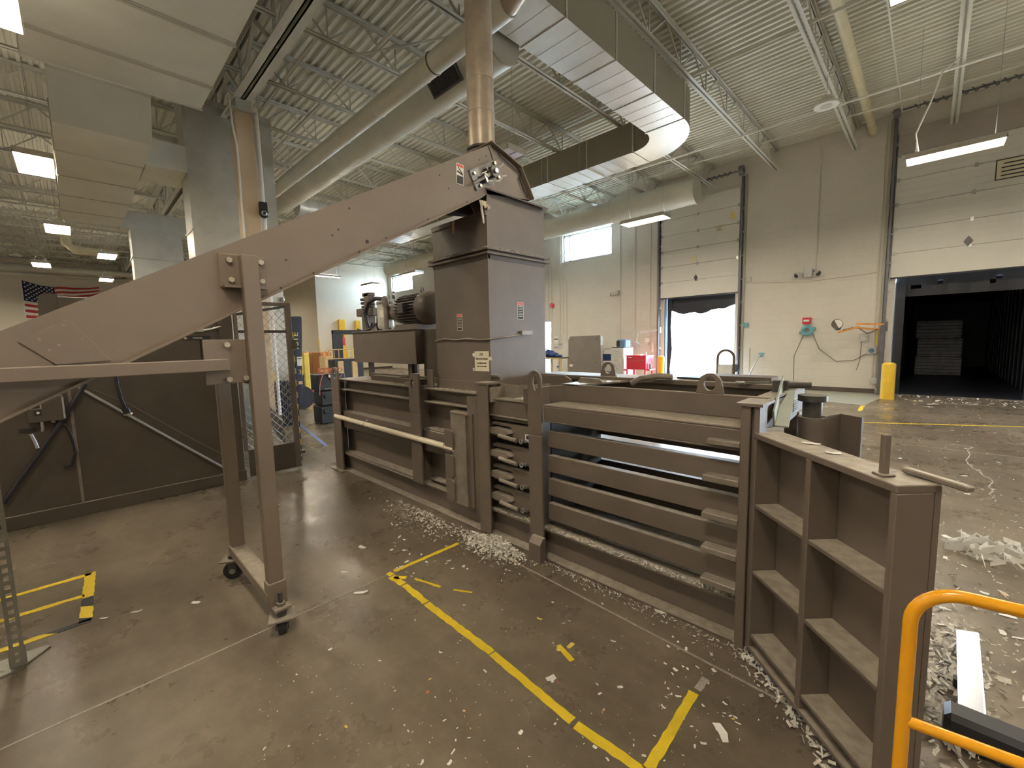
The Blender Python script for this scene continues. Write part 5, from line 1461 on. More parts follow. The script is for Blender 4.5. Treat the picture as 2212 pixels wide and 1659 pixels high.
# ------------------------------------------------------------------ rolling toolboxes with cord
bx, by = -8.95, 3.45
specs = [(0, .38, .56, 'bottom black rolling toolbox of the stack'), (.38, .70, .54, 'middle black toolbox of the stack with a red label'), (.70, 1.04, .58, 'open-topped black toolbox on top of the stack')]
for k, (z0, z1, wd, lab) in enumerate(specs):
    t = thing('tool_box', (bx, by + .28, z0), lab, 'toolbox', 'stacked black toolboxes')
    dy = .03 if k == 1 else (0 if k == 0 else -.02)
    B(bx - .4, bx, by + dy, by + dy + wd, z0 + .004, z1 - .004).build('case', 'black', t, .018)
    if k < 2:
        B(bx, bx + .02, by + dy + .02, by + dy + wd - .02, z1 - .10, z1 - .075).build('lid_ridge', 'black', t)
        for f in (.12, .72): B(bx, bx + .028, by + dy + wd * f, by + dy + wd * f + .09, z1 - .16, z1 - .06).build('latch', 'black', t, .006)
        for q in range(2): B(bx + .001, bx + .004, by + dy + .27 + q * .01, by + dy + .40 - q * .02, z1 - .045 - q * .025, z1 - .038 - q * .025).build('molded_lettering', 'stick', t)
    if k == 1:
        B(bx, bx + .01, by + .26, by + .46, z0 + .06, z0 + .20).build('red_label', 'red', t)
        text('label_lettering', 'RIDGID', .05, (bx + .012, by + .36, z0 + .11), (0, 1, 0), (0, 0, 1), 'ink', t)
        B(bx, bx + .025, by + .25, by + .5, z0 + .01, z0 + .045).build('red_handle', 'red', t, .006)
        B(bx, bx + .012, by + .10, by + .17, z1 - .09, z1 - .06).build('red_badge', 'red', t)
    if k == 2: B(bx - .02, bx + .012, by + .1, by + .5, z0 + .02, z0 + .05).build('tray_rim', 'brown', t)
t = thing('extension_cord', (bx - .15, by + .3, 1.04), 'coiled orange extension cord lying on the top toolbox', 'cord')
m = MB(); pts = []
for k in range(110):
    a = k * .31; rr = .13 + .06 * math.sin(k * .23)
    pts.append((bx - .14 + rr * .8 * math.sin(a), by + .30 + rr * 1.35 * math.cos(a), 1.062 + .05 * (1 + math.sin(k * .61 + .4 * math.sin(k * .11)))))
m.tube(pts, .0075, 5); m.build('coil', 'redcord', t)
MB().tube([(bx + .02, by + .12, 1.10), (bx + .03, by + .04, .95), (bx + .03, by + .0, .80), (bx + .03, by - .01, .62)], .008, 5).build('hanging_end', 'redcord', t)
MB().tube([(bx + .03, by + .25, 1.06), (bx + .04, by + .3, .96), (bx + .04, by + .42, .95), (bx + .03, by + .5, 1.05)], .006, 5).build('hanging_loop', 'redcord', t)
B(bx + .03, bx + .055, by + .19, by + .225, .97, 1.03).build('plug', 'stick', t)
B(bx + .03, bx + .055, by + .23, by + .27, .91, .965).build('plug', 'filt', t)

# ------------------------------------------------------------------ flag on the far wall
FX = XL + .06
hp = [at(46, 605, x=FX), at(87, 617, x=FX), at(119, 620.5, x=FX), at(127, 619, x=FX), at(160, 622, x=FX), at(190, 622, x=FX), at(214, 620, x=FX)]
def ztop(y):
    for i in range(len(hp) - 1):
        if y <= hp[i + 1].y or i == len(hp) - 2:
            f = (y - hp[i].y) / (hp[i + 1].y - hp[i].y); return lerp(hp[i].z, hp[i + 1].z, max(0, min(1, f)))
fy0, fy1 = hp[0].y, hp[-1].y
sh = (hp[0].z - at(52, 682, x=FX).z) / 13 * 1.06
FG = thing('flag', (FX, fy0, hp[0].z - sh * 13), 'stars and stripes flag hung on the far cream wall', 'flag')
def fstrip(y0, y1, k0, k1, off=0.0):
    m = MB(); n = 12
    vs = []
    for i in range(n + 1):
        y = lerp(y0, y1, i / n); z = ztop(y); f = min(1, .55 + .45 * (fy1 - y) / (fy1 - fy0))
        wob = .02 * math.sin(y * 4.0)
        vs += [(FX + wob + off, y, z - sh * k0 * f), (FX + wob + off, y, z - sh * k1 * f), (FX + wob + off - .006, y, z - sh * k0 * f), (FX + wob + off - .006, y, z - sh * k1 * f)]
    fs = []
    for i in range(n):
        a, b_ = 4 * i, 4 * i + 4
        fs += [(a, a + 1, b_ + 1, b_), (a + 2, b_ + 2, b_ + 3, a + 3), (a, b_, b_ + 2, a + 2), (a + 1, a + 3, b_ + 3, b_ + 1)]
    return m.add(vs, fs)
cy = at(117, 620, x=FX).y
for k in range(13):
    fstrip(cy if k < 7 else fy0, fy1, k, k + 1).build('stripe', 'flagred' if k % 2 == 0 else 'flagwhite', FG)
fstrip(fy0, cy, 0, 7).build('canton', 'flagblue', FG)
fstrip(fy0 - .06, fy0, 0, 13).build('hoist_band', 'flagwhite', FG)
m = MB()
for r_ in range(9):
    for c_ in range(6 if r_ % 2 == 0 else 5):
        y = lerp(fy0, cy, (c_ + (.5 if r_ % 2 == 0 else 1.0)) / 6); f = min(1, .55 + .45 * (fy1 - y) / (fy1 - fy0)); z = ztop(y) - sh * 7 * f * (r_ + .8) / 9.6
        pts = [(y + (.06 if q % 2 == 0 else .026) * math.sin(q * math.pi / 5), z + (.06 if q % 2 == 0 else .026) * math.cos(q * math.pi / 5)) for q in range(10)]
        m.prism(pts, 'x', FX + .02 * math.sin(y * 4.0) + .002, FX + .02 * math.sin(y * 4.0) + .008)
w_ = m.build('stars', 'flagwhite', FG); w_['kind'] = 'stuff'

# ------------------------------------------------------------------ things along the dock wall
def W(px, py, y=None): return at(px, py, y=(YD if y is None else y))
# conduits on the wall
cond = []
for k, px in enumerate((1183, 1190, 1197, 1204, 1211)):
    a = W(px, 520, YD - .02); b_ = W(px, 700, YD - .02)
    sh_ = .0 if k < 2 else .28
    z1 = 6.6; zk = 4.75 - .06 * k
    pts = [(a.x, YD - .02, z1), (a.x, YD - .02, zk), (a.x + sh_, YD - .02, zk - .35), (a.x + sh_, YD - .02, 1.9 - .35 * (k % 3))]
    o = tag(MB().tube(pts, .016, 6).build('wall_conduit', 'wall'), ['first', 'second', 'third', 'fourth', 'fifth'][k] + ' conduit right of the hopper among those bending below the high window', 'conduit', 'bundle of conduits below the high window')
for k, (px, lab) in enumerate(((1340, 'thin vertical conduit right of the high window'), (1372, 'vertical conduit halfway between high window and open door'), (1405, 'vertical conduit close to the open door, farther one'), (1420, 'vertical conduit right beside the open door track'), (1760, 'vertical conduit coming down to the twin emergency light'), (1895, 'vertical conduit left of the trailer door, farther one'), (1912, 'vertical conduit close to the trailer door track'))):
    a = W(px, 620, YD - .02)
    z0 = 3.4 if px == 1760 else (1.2 if px < 1500 else .35)
    tag(MB().tube([(a.x, YD - .02, 6.9), (a.x, YD - .02, z0)], .016, 6).build('wall_conduit', 'wall'), lab, 'conduit')
a, b_ = W(1612, 612), W(1905, 580)
tag(MB().tube([(a.x, YD - .02, a.z), (-2.62, YD - .02, 3.14), (b_.x, YD - .02, 3.22)], .010, 6).build('wall_cable', 'wall'), 'thin cable sagging along the wall to the twin emergency light', 'cable')
# security camera
p = W(1333, 635); t = thing('security_camera', (p.x, YD - .1, p.z), 'small grey bullet camera on the dock wall below the high window', 'camera')
MB().cyl((p.x - .14, YD - .22, p.z - .03), (p.x + .05, YD - .10, p.z + .02), .055, 12).build('barrel', 'filt', t); B(p.x + .03, p.x + .11, YD - .12, YD, p.z - .04, p.z + .12).build('bracket', 'filt', t)
MB().cyl((p.x - .155, YD - .23, p.z - .034), (p.x - .14, YD - .22, p.z - .03), .045, 12).build('lens', 'ink', t)
p = W(1194, 660); t = thing('fire_alarm', (p.x, YD - .06, p.z), 'small red fire alarm bell beside the hopper', 'alarm')
MB().cyl((p.x, YD - .10, p.z), (p.x, YD, p.z), .10, 16).build('bell', 'red', t); MB().cyl((p.x, YD - .12, p.z), (p.x, YD - .10, p.z), .04, 12).build('bell_hub', 'steel', t)
# emergency light
p = W(1747, 592); t = thing('emergency_light', (p.x, YD - .1, p.z), 'twin-headed emergency light high on the dock wall', 'emergency light')
B(p.x - .10, p.x + .10, YD - .14, YD, p.z - .09, p.z + .14).build('battery_box', 'filegrey', t, .01)
for s in (-1, 1):
    h_ = MB().tube([(p.x + s * .16, YD - .08, p.z), (p.x + s * .24, YD - .2, p.z - .02), (p.x + s * .26, YD - .22, p.z - .03)], [.05, .085, .085], 14).build('lamp_head', 'filegrey', t)
    MB().cyl((p.x + s * .26, YD - .222, p.z - .03), (p.x + s * .263, YD - .226, p.z - .031), .07, 14).build('lamp_glass', 'ink', h_)
p = W(1743, 693); t = thing('strobe_alarm', (p.x, YD - .05, p.z), 'red and white strobe alarm on the dock wall', 'alarm')
B(p.x - .10, p.x + .10, YD - .07, YD, p.z - .09, p.z + .09).build('strobe_base', 'red', t, .01); B(p.x - .07, p.x + .07, YD - .10, YD - .07, p.z - .03, p.z + .03).build('strobe_lens', 'white', t, .01)
p = W(1745, 714); t = thing('cable_reel', (p.x, YD - .12, p.z), 'pale teal hand-held reel hanging on the dock wall', 'reel')
m = MB(); m.torus((p.x, YD - .09, p.z), (0, 1, 0), .11, .05, 18, 8); m.build('reel_ring', 'teal', t); B(p.x - .19, p.x - .1, YD - .12, YD - .05, p.z - .09, p.z - .02).build('reel_grip', 'teal', t, .01); B(p.x + .1, p.x + .2, YD - .12, YD - .05, p.z + .0, p.z + .09).build('reel_grip', 'teal', t, .01)
a = W(1712, 830, 14.6); tag(MB().tube([(p.x - .08, YD - .06, p.z - .1), (p.x - .3, YD - .06, 1.0), (a.x, 14.7, .12)], .008, 5).build('dangling_cord', 'ink'), 'dark cord dropping straight from the teal reel to the floor', 'cord')
a = W(1883, 757)
tag(MB().tube([(p.x + .12, YD - .04, p.z - .08), (p.x + .3, YD - .04, 1.2), (p.x + .7, YD - .04, .86), (p.x + 1.1, YD - .04, .90), (a.x - .05, YD - .04, a.z - .05)], .010, 6).build('drooping_cord', 'brownrub'), 'cord drooping in a loop from the teal reel to the grey socket', 'cord')
t = thing('wall_socket', (a.x, YD - .05, a.z), 'grey socket box on the wall beside the trailer door', 'socket')
B(a.x - .10, a.x + .10, YD - .09, YD, a.z - .09, a.z + .09).build('socket_box', 'filegrey', t, .01); MB().cyl((a.x, YD - .13, a.z), (a.x, YD - .09, a.z), .06, 12).build('plug', 'bluegrey', t)
p = W(1867, 730); t = thing('switch_box', (p.x, YD - .05, p.z), 'small pale switch box under the orange dock lamp arm', 'switch')
B(p.x - .09, p.x + .09, YD - .09, YD, p.z - .10, p.z + .08).build('switch_housing', 'filegrey', t, .01); B(p.x - .03, p.x + .03, YD - .10, YD - .09, p.z - .02, p.z + .02).build('switch_toggle', 'white', t)
tag(MB().tube([(p.x - .05, YD - .03, p.z - .1), (p.x - .06, YD - .03, .9), (p.x - .13, YD - .03, .62)], .007, 5).build('pull_cord', 'ink'), 'thin dark cord hanging from the pale switch box', 'cord')
p = W(1902, 725); t = thing('yellow_notice', (p.x, YD - .01, p.z), 'narrow yellow notice on the wall by the trailer door', 'notice')
B(p.x - .09, p.x + .05, YD - .01, YD, p.z - .24, p.z + .18).build('notice_sheet', 'yellow2', t)
# dock lamp on orange arm
l, r_ = at(1809, 702, y=14.2), at(1908, 705, y=14.75)
t = thing('dock_lamp', (r_.x, 14.8, r_.z), 'dock loading lamp on a folding orange arm by the trailer door', 'lamp')
B(r_.x - .03, r_.x + .08, 14.80, YD, r_.z - .12, r_.z + .12).build('arm_bracket', 'rail', t)
MB().bar((r_.x, 14.78, r_.z + .05), (-1.42, 14.45, 1.88), .06, .045).build('arm', 'armor', t, .006)
MB().bar((r_.x, 14.78, r_.z - .08), (-1.40, 14.45, 1.77), .06, .045).build('arm', 'armor', t, .006)
MB().bar((-1.36, 14.42, 1.80), (l.x + .02, 14.2, l.z - .20), .05, .045).build('arm', 'armor', t, .006)
lh = MB().tube([(l.x + .01, 14.24, l.z - .12), (l.x, 14.2, l.z), (l.x + .01, 14.05, l.z + .02), (l.x + .02, 14.03, l.z + .025)], [.06, .11, .125, .13], 16).build('lamp_shade', 'base', t)
MB().cyl((l.x + .02, 14.028, l.z + .025), (l.x + .02, 14.02, l.z + .025), .11, 16).build('lamp_glass', 'white', lh)
MB().tube([(-1.0, 14.6, 1.72), (-1.2, 14.5, 1.62), (-1.36, 14.45, 1.75), (-1.5, 14.4, 1.78), (-1.7, 14.3, 1.72)], .012, 6).build('lamp_cord', 'base', t)
# corrugated guard, bollards, plates
tag(B(-.95, -.86, 14.65, 14.9, 0, 1.80).build('dock_guard', 'rail', None, .01), 'grey corrugated guard plate beside the trailer door', 'guard')
def bollard(x, y, h, r_, lab):
    t = thing('bollard', (x, y, 0), lab, 'bollard', 'yellow bollards by the dock doors')
    MB().cyl((x, y, 0), (x, y, h - .05), r_, 22).build('bollard_pipe', 'yellow', t)
    MB().ball((x, y, h - .05), r_, 22, 10, .45).build('bollard_cap', 'yellow', t)
bollard(-.70, 13.9, .90, .135, 'yellow bollard at the corner of the trailer door')
bollard(-6.55, 13.95, 1.02, .11, 'yellow bollard standing left of the bright open door')
tag(MB().prism([(-3.6, 13.2), (-1.0, 12.35), (-.72, 14.9), (-3.6, 14.9)], 'z', .0, .012).build('dock_plate', 'steelgrn'), 'dusty greenish steel plate lying on the floor along the dock wall', 'plate')
tag(MB().prism([(-3.1, 12.9), (-2.0, 12.7), (-1.9, 13.2), (-3.0, 13.5)], 'z', .012, .05).build('loose_plate', 'steelgrn'), 'loose dark-edged plate lying on the greenish dock plate', 'plate')
# shovel and broom by the open door
p, q = W(1640, 765, 14.6), W(1605, 822, 14.3)
t = thing('snow_shovel', (p.x, 14.5, 0), 'snow shovel with a teal grip leaning right of the open door', 'shovel')
MB().tube([(p.x, YD - .12, 1.12), (p.x - .25, 14.45, .35)], .016, 8).build('shaft', 'steel', t)
MB().prism([(p.x - .08, 1.10), (p.x + .10, 1.10), (p.x + .04, .96), (p.x - .03, .96)], 'y', YD - .16, YD - .12).build('grip', 'teal', t, .01)
MB().obox((p.x - .34, 14.40, .22), (.35, .1, .9), (.9, .1, -.35), (-.1, 1, 0), .42, .30, .012).build('blade', 'white', t)
tag(MB().tube([(p.x - .35, YD - .05, 1.25), (p.x - .33, YD - .1, .1)], .014, 6).build('broom_stick', 'wood'), 'thin pole leaning on the wall beside the snow shovel', 'pole')
p = at(1586, 815, y=14.5); t = thing('wheel_stand', (p.x, 14.5, 0), 'small round black wheel on a stem right of the open door', 'wheel')
MB().cyl((p.x, 14.48, .62), (p.x, 14.54, .62), .13, 18).build('disc', 'black', t); MB().tube([(p.x, 14.5, .62), (p.x, 14.5, .02)], .025, 8).build('stem', 'base', t); MB().cyl((p.x, 14.5, 0), (p.x, 14.5, .03), .16, 16).build('foot', 'base', t)
# arched handle cart in the doorway
p = at(1566, 790, y=14.3); t = thing('hand_cart', (p.x, 14.3, 0), 'hand cart with an arched frame standing in the bright doorway', 'cart')
m = MB(); m.tube([(p.x - .24, 14.35, .1), (p.x - .24, 14.35, .95)] + [(p.x + .24 * math.cos(R(a_)), 14.35, .95 + .24 * math.sin(R(a_))) for a_ in range(165, 0, -15)] + [(p.x + .24, 14.35, .95), (p.x + .24, 14.35, .1)], .045, 10); m.build('arched_frame', 'browndk', t)
B(p.x - .22, p.x + .22, 14.30, 14.36, .3, .75).build('back_board', 'filegrey', t, .02)
MB().cyl((p.x - .28, 14.35, .1), (p.x - .22, 14.35, .1), .10, 14).build('wheel', 'rubber', t); MB().cyl((p.x + .22, 14.35, .1), (p.x + .28, 14.35, .1), .10, 14).build('wheel', 'rubber', t)
B(p.x - .25, p.x + .25, 14.0, 14.3, .02, .05).build('toe_plate', 'steel', t)
p = at(1470, 790, y=15.6); t = thing('hand_truck', (p.x, 15.6, -.12), 'grey hand truck standing outside in the bright doorway', 'cart')
m = MB()
for s in (-.18, .18): m.tube([(p.x + s, 15.6, -.1), (p.x + s + .1, 15.65, .6), (p.x + s + .25, 15.7, 1.15)], .02, 6)
for z in (.1, .45, .8): m.tube([(p.x - .18 + .1 * z, 15.6 + .05 * z, z), (p.x + .18 + .1 * z, 15.6 + .05 * z, z)], .015, 6)
m.build('frame', 'steel', t); B(p.x - .2, p.x + .2, 15.3, 15.6, -.11, -.09).build('toe_plate', 'steel', t)
# parked vehicles far outside
for k, (px, lab, c_) in enumerate(((1488, 'tiny parked vehicle outside, left', 'bluegrey'), (1512, 'tiny parked van outside, middle', 'filegrey'), (1535, 'tiny parked trailer outside, right', 'filegrey'))):
    p = at(px, 775, y=70); g = thing('parked_vehicle', (p.x, 70, -.12), lab, 'vehicle', 'vehicles far outside')
    B(p.x - .75, p.x + .75, 69, 71, .25, 1.0 + .5 * (k == 1)).build('body', c_, g, .2, 2); B(p.x - .6, p.x + .6, 69.2, 70.8, 1.0 + .5 * (k == 1), 1.55 + .5 * (k == 1)).build('cabin', 'navy', g, .15, 2)
    for s in (-.55, .55): MB().cyl((p.x + s, 68.95, .2), (p.x + s, 69.1, .2), .32, 14).build('tyre', 'rubber', g)

# work table with blue bag
t = thing('work_table', (-11.0, 13.6, 0), 'wooden-edged work table behind the hopper with a blue bag on it', 'table')
p = at(1214, 772, y=13.4); tx1 = p.x; tz = .93
B(tx1 - 1.7, tx1, 13.3, 14.0, tz - .04, tz).build('table_top', 'base', t); B(tx1 - 1.7, tx1, 13.28, 13.3, tz - .06, tz).build('front_edge', 'wood', t)
for xx in (tx1 - 1.62, tx1 - .55, tx1 - .10):
    for yy in (13.36, 13.90): B(xx, xx + .06, yy, yy + .06, 0, tz - .04).build('leg', 'wood', t)
t = thing('blue_bag', (tx1 - .7, 13.55, tz), 'crumpled dark blue bag on the work table', 'bag')
m = MB(); m.ball((tx1 - .78, 13.55, tz + .15), .26, 14, 10, .62); m.ball((tx1 - .48, 13.5, tz + .10), .20, 12, 8, .55); m.ball((tx1 - .26, 13.52, tz + .06), .16, 12, 8, .38); m.build('bag_body', 'blue', t)
MB().tube([(tx1 - .9, 13.42, tz + .25), (tx1 - .8, 13.36, tz + .34), (tx1 - .62, 13.4, tz + .28)], .02, 6).build('bag_strap', 'blue', t)
# boxes on the wall above the table
for k, (px0, py0, px1, py1, m_, lab) in enumerate(((1198, 727, 1208, 742, 'white', 'clipboard hanging on the wall above the table'), (1207, 741, 1215, 748, 'filegrey', 'small switch box right of the clipboard'), (1197, 748, 1206, 754, 'filegrey', 'thermostat box under the clipboard'), (1204, 790, 1211, 794, 'bluegrey', 'blue outlet box low on the wall behind the table'))):
    a, b_ = W(px0, py0), W(px1, py1)
    t = thing('wall_box', (a.x, YD - .03, b_.z), lab, 'wall box'); B(a.x, b_.x, YD - .06, YD, b_.z, a.z).build('box_body', m_, t, .008)
    B(a.x + .02, b_.x - .02, YD - .064, YD - .06, lerp(b_.z, a.z, .55), lerp(b_.z, a.z, .7)).build('box_detail', 'ink' if k else 'steeldk', t)
# brown panel leaning
a, b_ = at(1229, 727, y=13.2), at(1296, 724, y=13.2)
t = thing('steel_cabinet', ((a.x + b_.x) / 2, 13.3, 0), 'brown-grey steel cover panel standing between table and file cabinet', 'panel')
m = MB(); m.prism([(a.x - .03, 0), (a.x - .03, a.z - .14), (a.x + .06, a.z), (b_.x - .0, b_.z), (b_.x + .01, 0)], 'y', 13.2, 13.24); m.build('panel_face', 'greypanel', t)
m = MB(); m.prism([(13.24, 0), (13.24, b_.z), (13.36, b_.z - .06), (13.36, 0)], 'x', b_.x - .02, b_.x + .01); m.build('panel_side', 'filegrey', t)
for (fx_, fz) in ((.12, .93), (.9, .93), (.12, .45), (.9, .45)): MB().cyl((lerp(a.x, b_.x, fx_), 13.19, a.z * fz), (lerp(a.x, b_.x, fx_), 13.2, a.z * fz), .022, 8).build('bolt', 'steeldk', t)
p = at(1234, 789, y=13.18); B(p.x - .09, p.x + .06, 13.18, 13.2, p.z - .05, p.z + .03).build('paper_tag', 'paper', t)
p = at(1216, 800, y=13.6); p.y = 14.2; t = thing('red_hand_truck', (p.x, 14.2, 0), 'red tubular hand truck squeezed left of the brown-grey panel', 'cart')
MB().tube([(p.x + .30, 14.3, 1.02), (p.x + .05, 14.3, 1.02), (p.x - .04, 14.3, .95), (p.x - .02, 14.25, .6), (p.x + .05, 14.2, .06)], .025, 8).build('tube_frame', 'red', t)
MB().cyl((p.x - .16, 14.2, .14), (p.x - .10, 14.2, .14), .14, 16).build('wheel', 'rubber', t)
# folding chair / step stool
a = at(1305, 765, y=13.4); t = thing('step_stool', (a.x, 13.5, 0), 'folding step stool with a dark blue top right of the brown-grey panel', 'stool')
x0, x1 = a.x - .16, a.x + .22
MB().tube([(x0, 13.5, .05), (x0, 13.6, 1.18), (x0 + .06, 13.6, 1.27), (x1 - .06, 13.6, 1.27), (x1, 13.6, 1.18), (x1, 13.5, .05)], .018, 8).build('tube_frame', 'steel', t)
B(x0, x1, 13.35, 13.58, .84, .88).build('step', 'blue', t); B(x0, x1, 13.56, 13.60, .84, 1.08).build('back_pad', 'blue', t); B(x0, x1, 13.25, 13.5, .42, .46).build('step', 'blue', t)
for xx in (x0, x1): MB().tube([(xx, 13.58, .86), (xx, 13.2, .02)], .016, 6).build('front_leg', 'steel', t)
# file cabinet
a, b_ = at(1319, 752, y=13.4), at(1339, 752, y=13.4)
t = thing('file_cabinet', (a.x + .25, 13.7, 0), 'tall putty-grey file cabinet with a machine on top', 'cabinet')
fw_ = .50; zt2 = a.z
B(a.x, a.x + fw_, 13.42, 14.1, 0.01, zt2).build('cabinet_body', 'filegrey', t, .006)
for k in range(4):
    z0 = .04 + k * (zt2 - .06) / 4
    d_ = B(a.x + .015, a.x + fw_ - .015, 13.40, 13.42, z0, z0 + (zt2 - .06) / 4 - .015).build('drawer', 'filegrey', t, .004)
    B(a.x + .18, a.x + .32, 13.385, 13.40, z0 + .20, z0 + .225).build('drawer_handle', 'steel', d_)
t = thing('desk_machine', (a.x + .3, 13.7, zt2), 'blue-grey desktop machine on the file cabinet', 'machine')
B(a.x + .18, a.x + .52, 13.5, 13.9, zt2, zt2 + .30).build('machine_body', 'bluegrey', t, .04); B(a.x + .20, a.x + .30, 13.46, 13.5, zt2 + .05, zt2 + .26).build('side_vent', 'ink', t); B(a.x - .02, a.x + .18, 13.5, 13.62, zt2, zt2 + .03).build('front_tray', 'ink', t)
# red tool cart
a, b_ = at(1353, 769, y=13.2), at(1395, 766, y=13.2)
t = thing('tool_cart', ((a.x + b_.x) / 2, 13.4, 0), 'red rolling tool cart with drawers in front of the dock wall', 'tool cart')
x0, x1 = a.x, b_.x; zt3 = a.z
B(x0, x1, 13.2, 13.75, .58, zt3).build('drawer_chest', 'red', t, .008)
for k in range(4):
    z0 = .61 + k * .105
    d_ = B(x0 + .03, x1 - .03, 13.185, 13.2, z0, z0 + .092).build('drawer', 'red', t, .003); B(x0 + .06, x1 - .06, 13.175, 13.185, z0 + .07, z0 + .082).build('drawer_pull', 'steel' if k == 2 else 'red', d_)
B(x0 - .02, x1 + .02, 13.18, 13.77, zt3, zt3 + .02).build('top_tray', 'red', t)
for xx in (x0, x1 - .05):
    for yy in (13.2, 13.70): B(xx, xx + .05, yy, yy + .05, .10, .58).build('leg', 'red', t)
B(x0 - .02, x1 + .02, 13.18, 13.77, .16, .25).build('bottom_tray', 'red', t)
B(x1, x1 + .12, 13.25, 13.7, .55, .60).build('side_shelf', 'red', t); B(x0 - .14, x0, 13.25, 13.7, .52, .57).build('side_shelf', 'red', t)
for xx in (x0 + .05, x1 - .08):
    for yy in (13.26, 13.66): MB().cyl((xx, yy, .055), (xx + .03, yy, .055), .055, 12).build('caster', 'rubber', t)
B(x0 + .08, x0 + .22, 13.17, 13.175, zt3 - .06, zt3 - .035).build('badge', 'stick', t)
for k, (dx, dz, w2, h2, m_, lab) in enumerate(((.25, .02, .22, .03, 'stick', 'pale papers lying on the red tool cart'), (.62, .02, .05, .12, 'stick', 'small white bottle on the red tool cart'), (.86, -.42, .07, .22, 'bluegrey', 'spray can on the side shelf of the red tool cart'))):
    if k == 0: tag(B(x0 + dx, x0 + dx + w2, 13.3, 13.5, zt3 + dz, zt3 + dz + h2).build('paper_pile', m_), lab, 'paper')
    else:
        t = thing('bottle', (x0 + dx, 13.4, zt3 + dz), lab, 'bottle'); xx = x0 + dx if k == 1 else x1 + .06; zz = zt3 + .02 if k == 1 else .60
        MB().tube([(xx, 13.4, zz), (xx, 13.4, zz + h2 * .7), (xx, 13.4, zz + h2 * .8)], [w2 / 2, w2 / 2, w2 / 4], 12).build('bottle_body', m_, t); MB().cyl((xx, 13.4, zz + h2 * .8), (xx, 13.4, zz + h2), w2 / 5, 8).build('cap', 'white', t)
# wall fan / desk lamp arm by the open door
a, b_, c_ = W(1427, 712), W(1392, 716), W(1386, 742)
t = thing('swing_arm_lamp', (a.x, YD - .1, a.z), 'grey swing-arm lamp on the wall left of the open door', 'lamp')
B(a.x - .08, a.x + .03, YD - .12, YD, a.z - .12, a.z + .08).build('wall_bracket', 'filegrey', t)
MB().bar((a.x, YD - .1, a.z), (b_.x, YD - .35, b_.z - .05), .05, .05).build('arm', 'filegrey', t); MB().bar((b_.x - .04, YD - .35, b_.z + .1), (c_.x, YD - .4, c_.z + .06), .05, .05).build('arm', 'filegrey', t)
MB().tube([(c_.x, YD - .4, c_.z + .08), (c_.x, YD - .42, c_.z), (c_.x, YD - .44, c_.z - .03)], [.05, .15, .16], 16).build('lamp_shade', 'filegrey', t)
p = W(1401, 738); t = thing('towel_dispenser', (p.x, YD - .1, p.z), 'small white dispenser on the wall above the tool cart', 'dispenser')
B(p.x - .09, p.x + .07, YD - .12, YD, p.z - .02, p.z + .14).build('dispenser_body', 'white', t, .01); B(p.x - .07, p.x + .05, YD - .12, YD, p.z - .12, p.z - .02).build('dispenser_cup', 'filegrey', t, .01)
p = W(1412, 750); t = thing('wall_phone', (p.x, YD - .06, p.z), 'white wall phone left of the yellow bollard', 'phone')
B(p.x - .05, p.x + .04, YD - .08, YD, p.z - .20, p.z + .16).build('handset', 'white', t, .015); MB().tube([(p.x, YD - .05, p.z - .2), (p.x + .12, YD - .05, p.z - .45), (p.x - .02, YD - .05, p.z - .6), (p.x + .15, YD - .05, p.z - 1.0)], .010, 6).build('curly_cord', 'filegrey', t)
p = W(1618, 604); t = thing('junction_box', (p.x, YD - .04, p.z), 'small square junction box right of the open dock door', 'junction box'); B(p.x - .07, p.x + .07, YD - .06, YD, p.z - .07, p.z + .07).build('box_body', 'filegrey', t, .008); B(p.x - .04, p.x + .04, YD - .066, YD - .06, p.z - .04, p.z + .04).build('box_lid', 'wall', t)
p = W(1612, 702); t = thing('junction_box', (p.x, YD - .04, p.z), 'pale teal control box right of the open doorway', 'junction box'); B(p.x - .09, p.x + .07, YD - .06, YD, p.z - .07, p.z + .07).build('box_body', 'teal', t, .008)
p = W(1887, 823); t = thing('floor_outlet_box', (p.x, YD - .04, p.z), 'outlet box low on the wall by the corrugated guard', 'outlet'); B(p.x - .08, p.x + .08, YD - .07, YD, p.z - .08, p.z + .08).build('box_body', 'filegrey', t, .008); MB().tube([(p.x, YD - .04, p.z - .08), (p.x + .02, YD - .05, .2), (p.x + .15, YD - .2, .02)], .018, 8).build('outlet_conduit', 'filegrey', t)
# boards lying on the baler's far rail
t = tag(MB().box(-1.15, -.72, 3.12, 3.30, 1.337, 1.372).build('wood_board', 'base', None, .004), 'reddish-brown board lying on the far rail of the baler', 'board')
t = tag(MB().prism([(-1.95 + .6, 3.15), (-1.15, 3.12), (-.95, 3.30), (-1.3, 3.33)], 'z', 1.337, 1.350).build('black_mat', 'black'), 'thin black mat on the far rail of the baler', 'mat')
t = thing('wrench', (-.72, 3.0, 1.31), 'wrench lying on the crosshead of the baler', 'wrench')
MB().bar((-.85, 3.02, 1.345), (-.66, 3.2, 1.345), .022, .010).build('shank', 'steel', t); MB().torus((-.87, 3.0, 1.345), (0, 0, 1), .022, .008, 14, 6).build('ring_end', 'steel', t)

